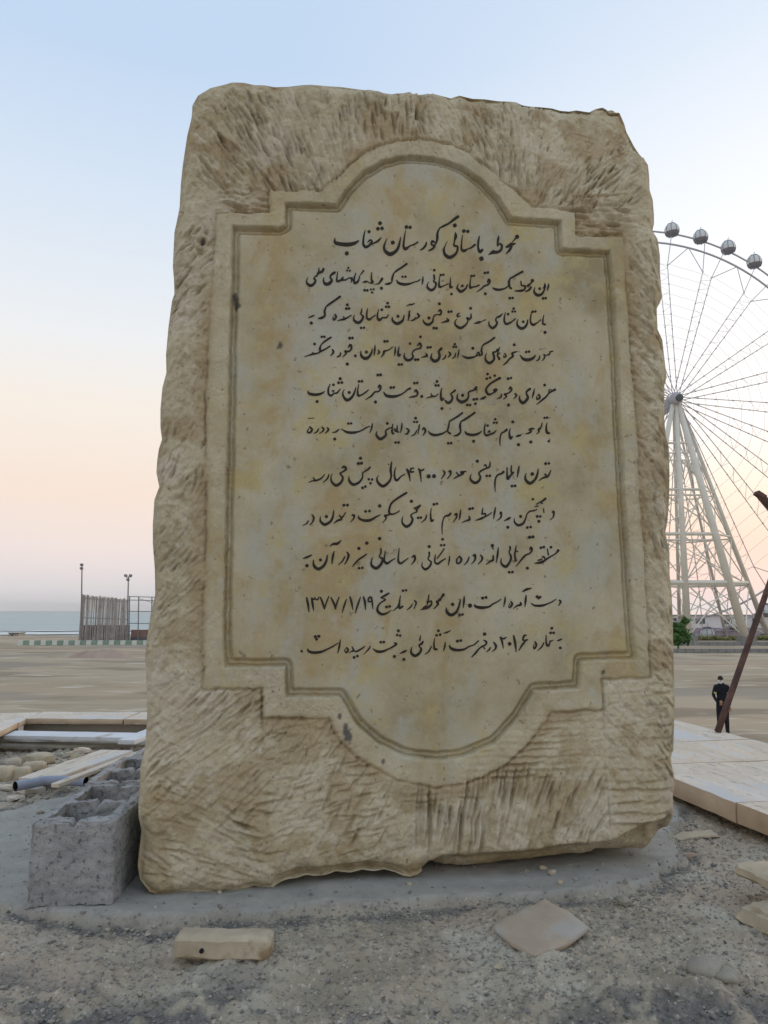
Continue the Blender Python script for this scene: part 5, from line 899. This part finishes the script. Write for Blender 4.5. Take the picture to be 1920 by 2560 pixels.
# soil heap behind, small hut on the beach, fence wire posts
def heap(px0, px1, py, hpx, label, m, seed):
    p0 = onz(px0, py, Z0); p1 = onz(px1, py, Z0); w = p1.x-p0.x; Y = p0.y; h = hpx*Y/F_PX; nx_, ny_ = 60, 14; X, Yg = np.meshgrid(np.linspace(-w/2, w/2, nx_), np.linspace(-1, 1, ny_))
    Zh = h*np.clip(1-(2*X/w)**2, 0, 1)**.5*np.clip(1-Yg**2, 0, 1)*(.65+.9*np.abs(fbm(X, Yg, 1.6, 4, seed))) - .05
    i = np.arange(ny_-1)[:, None]*nx_ + np.arange(nx_-1)[None]; o = np_mesh('soil_heap', np.stack([X, Yg*1.2, Zh], -1).reshape(-1, 3), np.stack([i, i+1, i+nx_+1, i+nx_], -1).reshape(-1, 4), m); o.location = ((p0.x+p1.x)/2, Y, Z0); tag(o, label, 'soil heap')
heap(178, 325, 1643, 24, 'low heap of reddish soil in front of the painted kerb', M['soil'], 1)
heap(0, 190, 1642, 4, 'long low ridge of dark sand left of the soil heap', M['plaza'], 2)
p = onz(42, 1590, Z0); root = empty('beach_hut', (p.x, p.y, Z0)); tag(root, 'tiny grey hut on the beach at the far left', 'hut'); u = p.y/F_PX
MB().box((0, 0, 3.5*u), (24*u, 2, 7*u)).build('wall', M['wall'], root); MB().box((0, 0, 8*u), (27*u, 2.3, 1.5*u)).build('roof', M['window'], root); MB().box((-3*u, -1.05, 2.6*u), (4*u, .1, 5*u)).build('door', M['window'], root)

# ---- ferris wheel
YW = 102.0; U = YW/F_PX
# the frontal wheel plane: measured along the optical direction
wc = ony(1611, 1071, YW); fw = empty('ferris_wheel', (wc.x, YW, Z0)); tag(fw, 'large ferris wheel with round cabins on a lattice tower behind the stone', 'ferris wheel')
FO = Vector(fw.location); C0 = wc-FO; RO = (ony(1611, 577, YW).z-wc.z)/.9995; U = RO/496; U0 = YW/F_PX
def rp(r, deg, y=0): a_ = R_(deg); return C0 + Vector((r*math.sin(a_), y, r*math.cos(a_)))
hubY = -10.5
hub = ony(1688, 998, YW+hubY)-FO; hub2 = C0*2-hub; hub2 = Vector((2*C0.x-hub.x, -hubY, 2*C0.z-hub.z)) if False else Vector((C0.x-1.0, 7.0, C0.z-1.0))
def ringb(r, y, th, name, m, n=132): mb = MB(); pts = [rp(r, 360*i/n, y) for i in range(n+1)]; mb.tube(pts, th, 6, False); return mb.build(name, m, fw, True)
RI = 457*U
ringb(RO, 0, .12, 'outer_rim', M['wheel']); ringb(RI, -1.2, .13, 'inner_rim', M['wheel'])
NSP = 23; RN = 398*U; step = 360/NSP
for k in range(NSP):
    A = 7.2 + step*k; mb = MB(); w = 1.25; ends = []
    for sgn in (-1, 1):
        da = math.degrees(sgn*w*.5/RN)*1.3
        nd = rp(RN, A+sgn*1.9, -2.2 if sgn < 0 else -1.6); a1 = hub + (nd-hub).normalized()*.8 + Vector((sgn*.28*math.cos(R_(A)), 0, -sgn*.28*math.sin(R_(A)))); mb.tube([a1, nd], .056, 5); ends.append((a1, nd))
        for tt in (.12, .24, .36, .48, .60, .72, .84, 1.0): q = a1.lerp(nd, tt); mb.box(q, (.15, .15, .15))
        mb.tube([nd, rp(RO, A+da*.4+2.2*sgn, 0)], .055, 5); mb.tube([nd, rp(RI, A+sgn*step*.5, -1.2)], .055, 5)
        
    for tt in (.36, .48, .60, .72, .84, .92):
        mb.tube([ends[0][0].lerp(ends[0][1], tt), ends[1][0].lerp(ends[1][1], tt+.06)], .022, 4); mb.tube([ends[0][0].lerp(ends[0][1], tt+.08), ends[1][0].lerp(ends[1][1], tt+.06)], .018, 4)
    mb.build('spoke', M['wheel'], fw)
mb = MB()
for tt in (.12, .20, .28, .36, .44, .52, .60, .68, .76, .84, .92, 1.0):
    pts = [hub.lerp(rp(RN, 7.2+step*k+1.9, -2.0), tt) for k in range(NSP+1)]
    mb.tube(pts, .016, 4, False)
    
mb.build('bracing_cables', M['cable'], fw)
mb = MB(); mb.tube([hub+Vector((0, -.6, 0)), hub+Vector((0, .2, 0)), hub2], [.75, .75, .5], 16); mb.build('axle', M['wheel'], fw, True)
MB().tube([hub+Vector((.25, -.9, 0)), hub+Vector((.25, -.55, 0))], .42, 14).build('hub_cap', M['window'], fw)
NC = 44
def cabin_mesh():
    bm = bmesh.new(); bmesh.ops.create_uvsphere(bm, u_segments=16, v_segments=12, radius=1)
    for q in bm.verts: q.co = Vector((q.co.x*.92, q.co.y*.92, q.co.z*1.02)); 
    for q in bm.verts:
        if q.co.z < -.72: q.co.z = -.72 - (abs(q.co.z)-.72)*.3
    me = bpy.data.meshes.new('cabin'); bm.to_mesh(me); bm.free(); me.materials.append(M['cabin']); me.polygons.foreach_set('use_smooth', [True]*len(me.polygons)); return me
cm = cabin_mesh(); g = MB(); fr = MB(); hk = MB()
gn = 24
for e_ in (-.22, .12, .45, .80):
    for q in range(gn): g.V.append(Vector((math.cos(2*math.pi*q/gn)*.955*math.cos(e_), math.sin(2*math.pi*q/gn)*.955*math.cos(e_), 1.06*math.sin(e_))))
for lv_ in range(3):
    for q in range(gn): g.F.append([lv_*gn+q, lv_*gn+(q+1) % gn, (lv_+1)*gn+(q+1) % gn, (lv_+1)*gn+q])
for k in range(8):
    a_ = 2*math.pi*k/8; fr.tube([(math.cos(a_)*.97*math.cos(e_), math.sin(a_)*.97*math.cos(e_), 1.06*math.sin(e_)) for e_ in np.linspace(-.8, 1.4, 8)], .05, 4, False)
hk.tube([(0, 0, .95), (.12, 0, 1.25), (.30, 0, 1.5)], .05, 5)
gm = g.build('cabin_window', M['glass']).data; fm = fr.build('cabin_ribs', M['cabin']).data; hm = hk.build('cabin_hanger', M['wheel']).data
for nm in ('cabin_window', 'cabin_ribs', 'cabin_hanger'): bpy.data.objects.remove(bpy.data.objects[nm])
for k in range(NC):
    A = 10.2 + 360/NC*k; c_ = link(bpy.data.objects.new('cabin', cm), fw); c_.location = rp(RO+6*U, A, 0) + Vector((0, 0, .12)); c_.scale = (1.0, 1.0, 1.04); c_.rotation_euler = (0, R_(-4), R_(20))
    for nm, me in (('cabin_window', gm), ('cabin_ribs', fm), ('cabin_hanger', hm)): link(bpy.data.objects.new(nm, me), c_)
# tower: near A-frame, far A-frame, platforms, braces
def leg(x0, y0, Y0, x1, y1, Y1, r0, r1, name='tower_leg'):
    a_ = ony(x0, y0, YW+Y0)-FO; b_ = ony(x1, y1, YW+Y1)-FO; k = -b_.z/(a_.z-b_.z) if abs(a_.z-b_.z) > 1e-6 else 0; b_ = b_ + (a_-b_)*k
    MB().tube([a_, b_], [r0*U, r1*U], 10).build(name, M['tower'], fw, True); return a_, b_
NY = hubY
L1 = leg(1690, 1010, NY, 1720, 1596, NY-2, 4.5, 7.5); L2 = leg(1696, 1012, NY, 1866, 1606, NY-2, 6, 9); L3 = leg(1700, 1012, NY+2, 1925, 1600, NY+8, 3.5, 5.5)
L4 = leg(1682, 1012, NY, 1570, 1600, NY-2, 5, 9); L5 = leg(1684, 1015, NY+4, 1700, 1598, NY+18, 3, 4.5); L6 = leg(1690, 1030, NY+3, 1790, 1480, NY+10, 2.5, 3.5)
def at_(L, z): t = (L[0].z-z)/(L[0].z-L[1].z); return L[0].lerp(L[1], t)
def lev(py): return ony(1750, py, YW+NY).z - FO.z
for py, r in ((1109, 2.6), (1134, 1.6), (1152, 1.6), (1226, 3), (1240, 2.2), (1337, 4), (1352, 2.2), (1458, 6)):
    z = lev(py); 
    MB().tube([at_(L4, z), at_(L1, z), at_(L2, z)], r*U, 6).build('cross_beam', M['tower'], fw)
    if py in (1226, 1337, 1458): MB().tube([at_(L2, z), at_(L3, z+.3)], r*.6*U, 6).build('cross_beam', M['tower'], fw); MB().tube([at_(L4, z), at_(L5, z), at_(L3, z)], r*.5*U, 6).build('cross_beam', M['tower'], fw)
levels = [1030, 1109, 1226, 1337, 1458, 1592]
for q in range(len(levels)-1):
    z0, z1 = lev(levels[q]), lev(levels[q+1]); zm = (z0+z1)/2
    for (La, Lb, th) in ((L4, L1, 1.3), (L1, L2, 1.6), (L2, L3, 1.3), (L5, L3, 1.1), (L5, L1, 1.0), (L4, L3, .9), (L6, L2, .8)):
        if q >= 1 or La is L1: MB().tube([at_(La, z0), at_(Lb, z1)], th*U, 5).build('brace', M['tower'], fw); MB().tube([at_(Lb, z0), at_(La, z1)], th*U, 5).build('brace', M['tower'], fw)
    if q >= 2:
        m0 = (at_(L1, z0)+at_(L2, z0))/2; MB().tube([m0, at_(L1, z1)], 1.2*U, 5).build('brace', M['tower'], fw); MB().tube([m0, at_(L2, z1)], 1.2*U, 5).build('brace', M['tower'], fw)
for L in (L1, L2, L3, L4): b_ = L[1]; MB().box((b_.x, b_.y, .35), (1.6, 1.6, .8)).build('footing', M['kerb'], fw)

# low buildings, hedge, fence and kerb at the foot of the wheel
YB = 128.0; p0 = ony(1640, 1600, YB); p1 = ony(2150, 1600, YB); u = YB/F_PX
root = empty('low_building', ((p0.x+p1.x)/2, YB, Z0)); tag(root, 'long low pale building with dark windows behind the ferris wheel', 'building'); wd = p1.x-p0.x
MB().box((0, 2, 18*u*.5+1.1), (wd, 4, 40*u)).build('wall', M['pale'], root); MB().box((0, 1.9, 44*u), (wd+1, 4.6, 1.6*u)).build('roof', M['kerb'], root)
for k in range(7):
    fx = -wd/2 + wd*(k+.6)/7.2; f_ = MB().box((fx, -.06, 30*u), (22*u, .12, 14*u)).build('window', M['window'], root); MB().box((fx, -.14, 30*u), (1*u, .06, 14*u)).build('frame', M['pole'], root)
yl = 104.0; p0 = ony(1640, 1600, yl); p1 = ony(2150, 1600, yl); u = yl/F_PX; wd = p1.x-p0.x
root = empty('lilac_wall', ((p0.x+p1.x)/2, yl, Z0)); tag(root, 'low lilac painted wall at the foot of the ferris wheel', 'wall')
MB().box((0, 0, 13*u), (wd, .4, 26*u)).build('wall', M['lilac'], root)
yh = 98.0; p0 = ony(1640, 1600, yh); p1 = ony(2150, 1600, yh); u = yh/F_PX; wd = p1.x-p0.x
root = empty('clipped_hedge', ((p0.x+p1.x)/2, yh, Z0)); tag(root, 'low yellow green hedge along the kerb below the wheel', 'hedge')
rs_ = random.Random(8); V = []; Fc = []
for _ in range(9000):
    p = Vector((rs_.uniform(-wd/2, wd/2), rs_.gauss(0, .35), 0)); hgt = (9 + 4*noise.noise(Vector((p.x*.6, 0, 0))))*u; p.z = hgt*rs_.random()**.6; a_ = Vector((rs_.gauss(0,1), rs_.gauss(0,1), rs_.gauss(0,1))).normalized(); b_ = a_.orthogonal().normalized(); s_ = .22; k = len(V)
    V += [p-b_*s_*.4, p+a_*s_*.5, p+b_*s_*.4, p-a_*s_*.5]; Fc.append([k, k+1, k+2, k+3])
tag(mesh_obj('foliage', V, Fc, M['hedge'], root), kind=None)
root = empty('rail_fence', ((p0.x+p1.x)/2, yh+2, Z0)); tag(root, 'thin grey rail fence standing in front of the lilac wall', 'fence')
for k in range(26): MB().tube([(-wd/2+wd*k/26, 0, 0), (-wd/2+wd*k/26, 0, 24*u)], .045, 5).build('post', M['wheel'], root)
for zz in (13, 23): MB().tube([(-wd/2, 0, zz*u), (wd/2, 0, zz*u)], .04, 5).build('rail', M['wheel'], root)
for (py, hh, dk, lb) in ((1614, 9, 1, 'far grey kerb under the hedge by the ferris wheel'), (1631, 9, 0, 'nearer grey kerb along the sandy ground, right of the stone')):
    p0 = onz(1670, py, Z0); p1 = onz(2200, py, Z0); u = p0.y/F_PX; n_ = 26; root = empty('road_kerb', (p0.x, p0.y, Z0)); tag(root, lb, 'kerb', 'grey kerbs below the wheel'); w = (p1.x-p0.x)/n_
    for k in range(n_): MB().box((w*(k+.5), 0, hh*u*.5), (w-.03, .5, hh*u), taper=.95).build('kerb_stone', M['kerb'], root)


# ------------------------------------------------------------------ dusk haze over the shore
hz = bpy.data.materials.new('haze'); hz.use_nodes = True; t = hz.node_tree; t.nodes.remove(t.nodes['Principled BSDF'])
pvn = t.nodes.new('ShaderNodeVolumePrincipled'); pvn.inputs['Density'].default_value = .00014; pvn.inputs['Color'].default_value = (1, .98, .97, 1); pvn.inputs['Anisotropy'].default_value = .2
t.links.new(pvn.outputs[0], t.nodes['Material Output'].inputs['Volume'])
hb_ = MB().box((0, 4400, (66-5.5)/2), (7600, 9600, 66+5.5)).build('haze', hz); tag(hb_, kind='stuff')
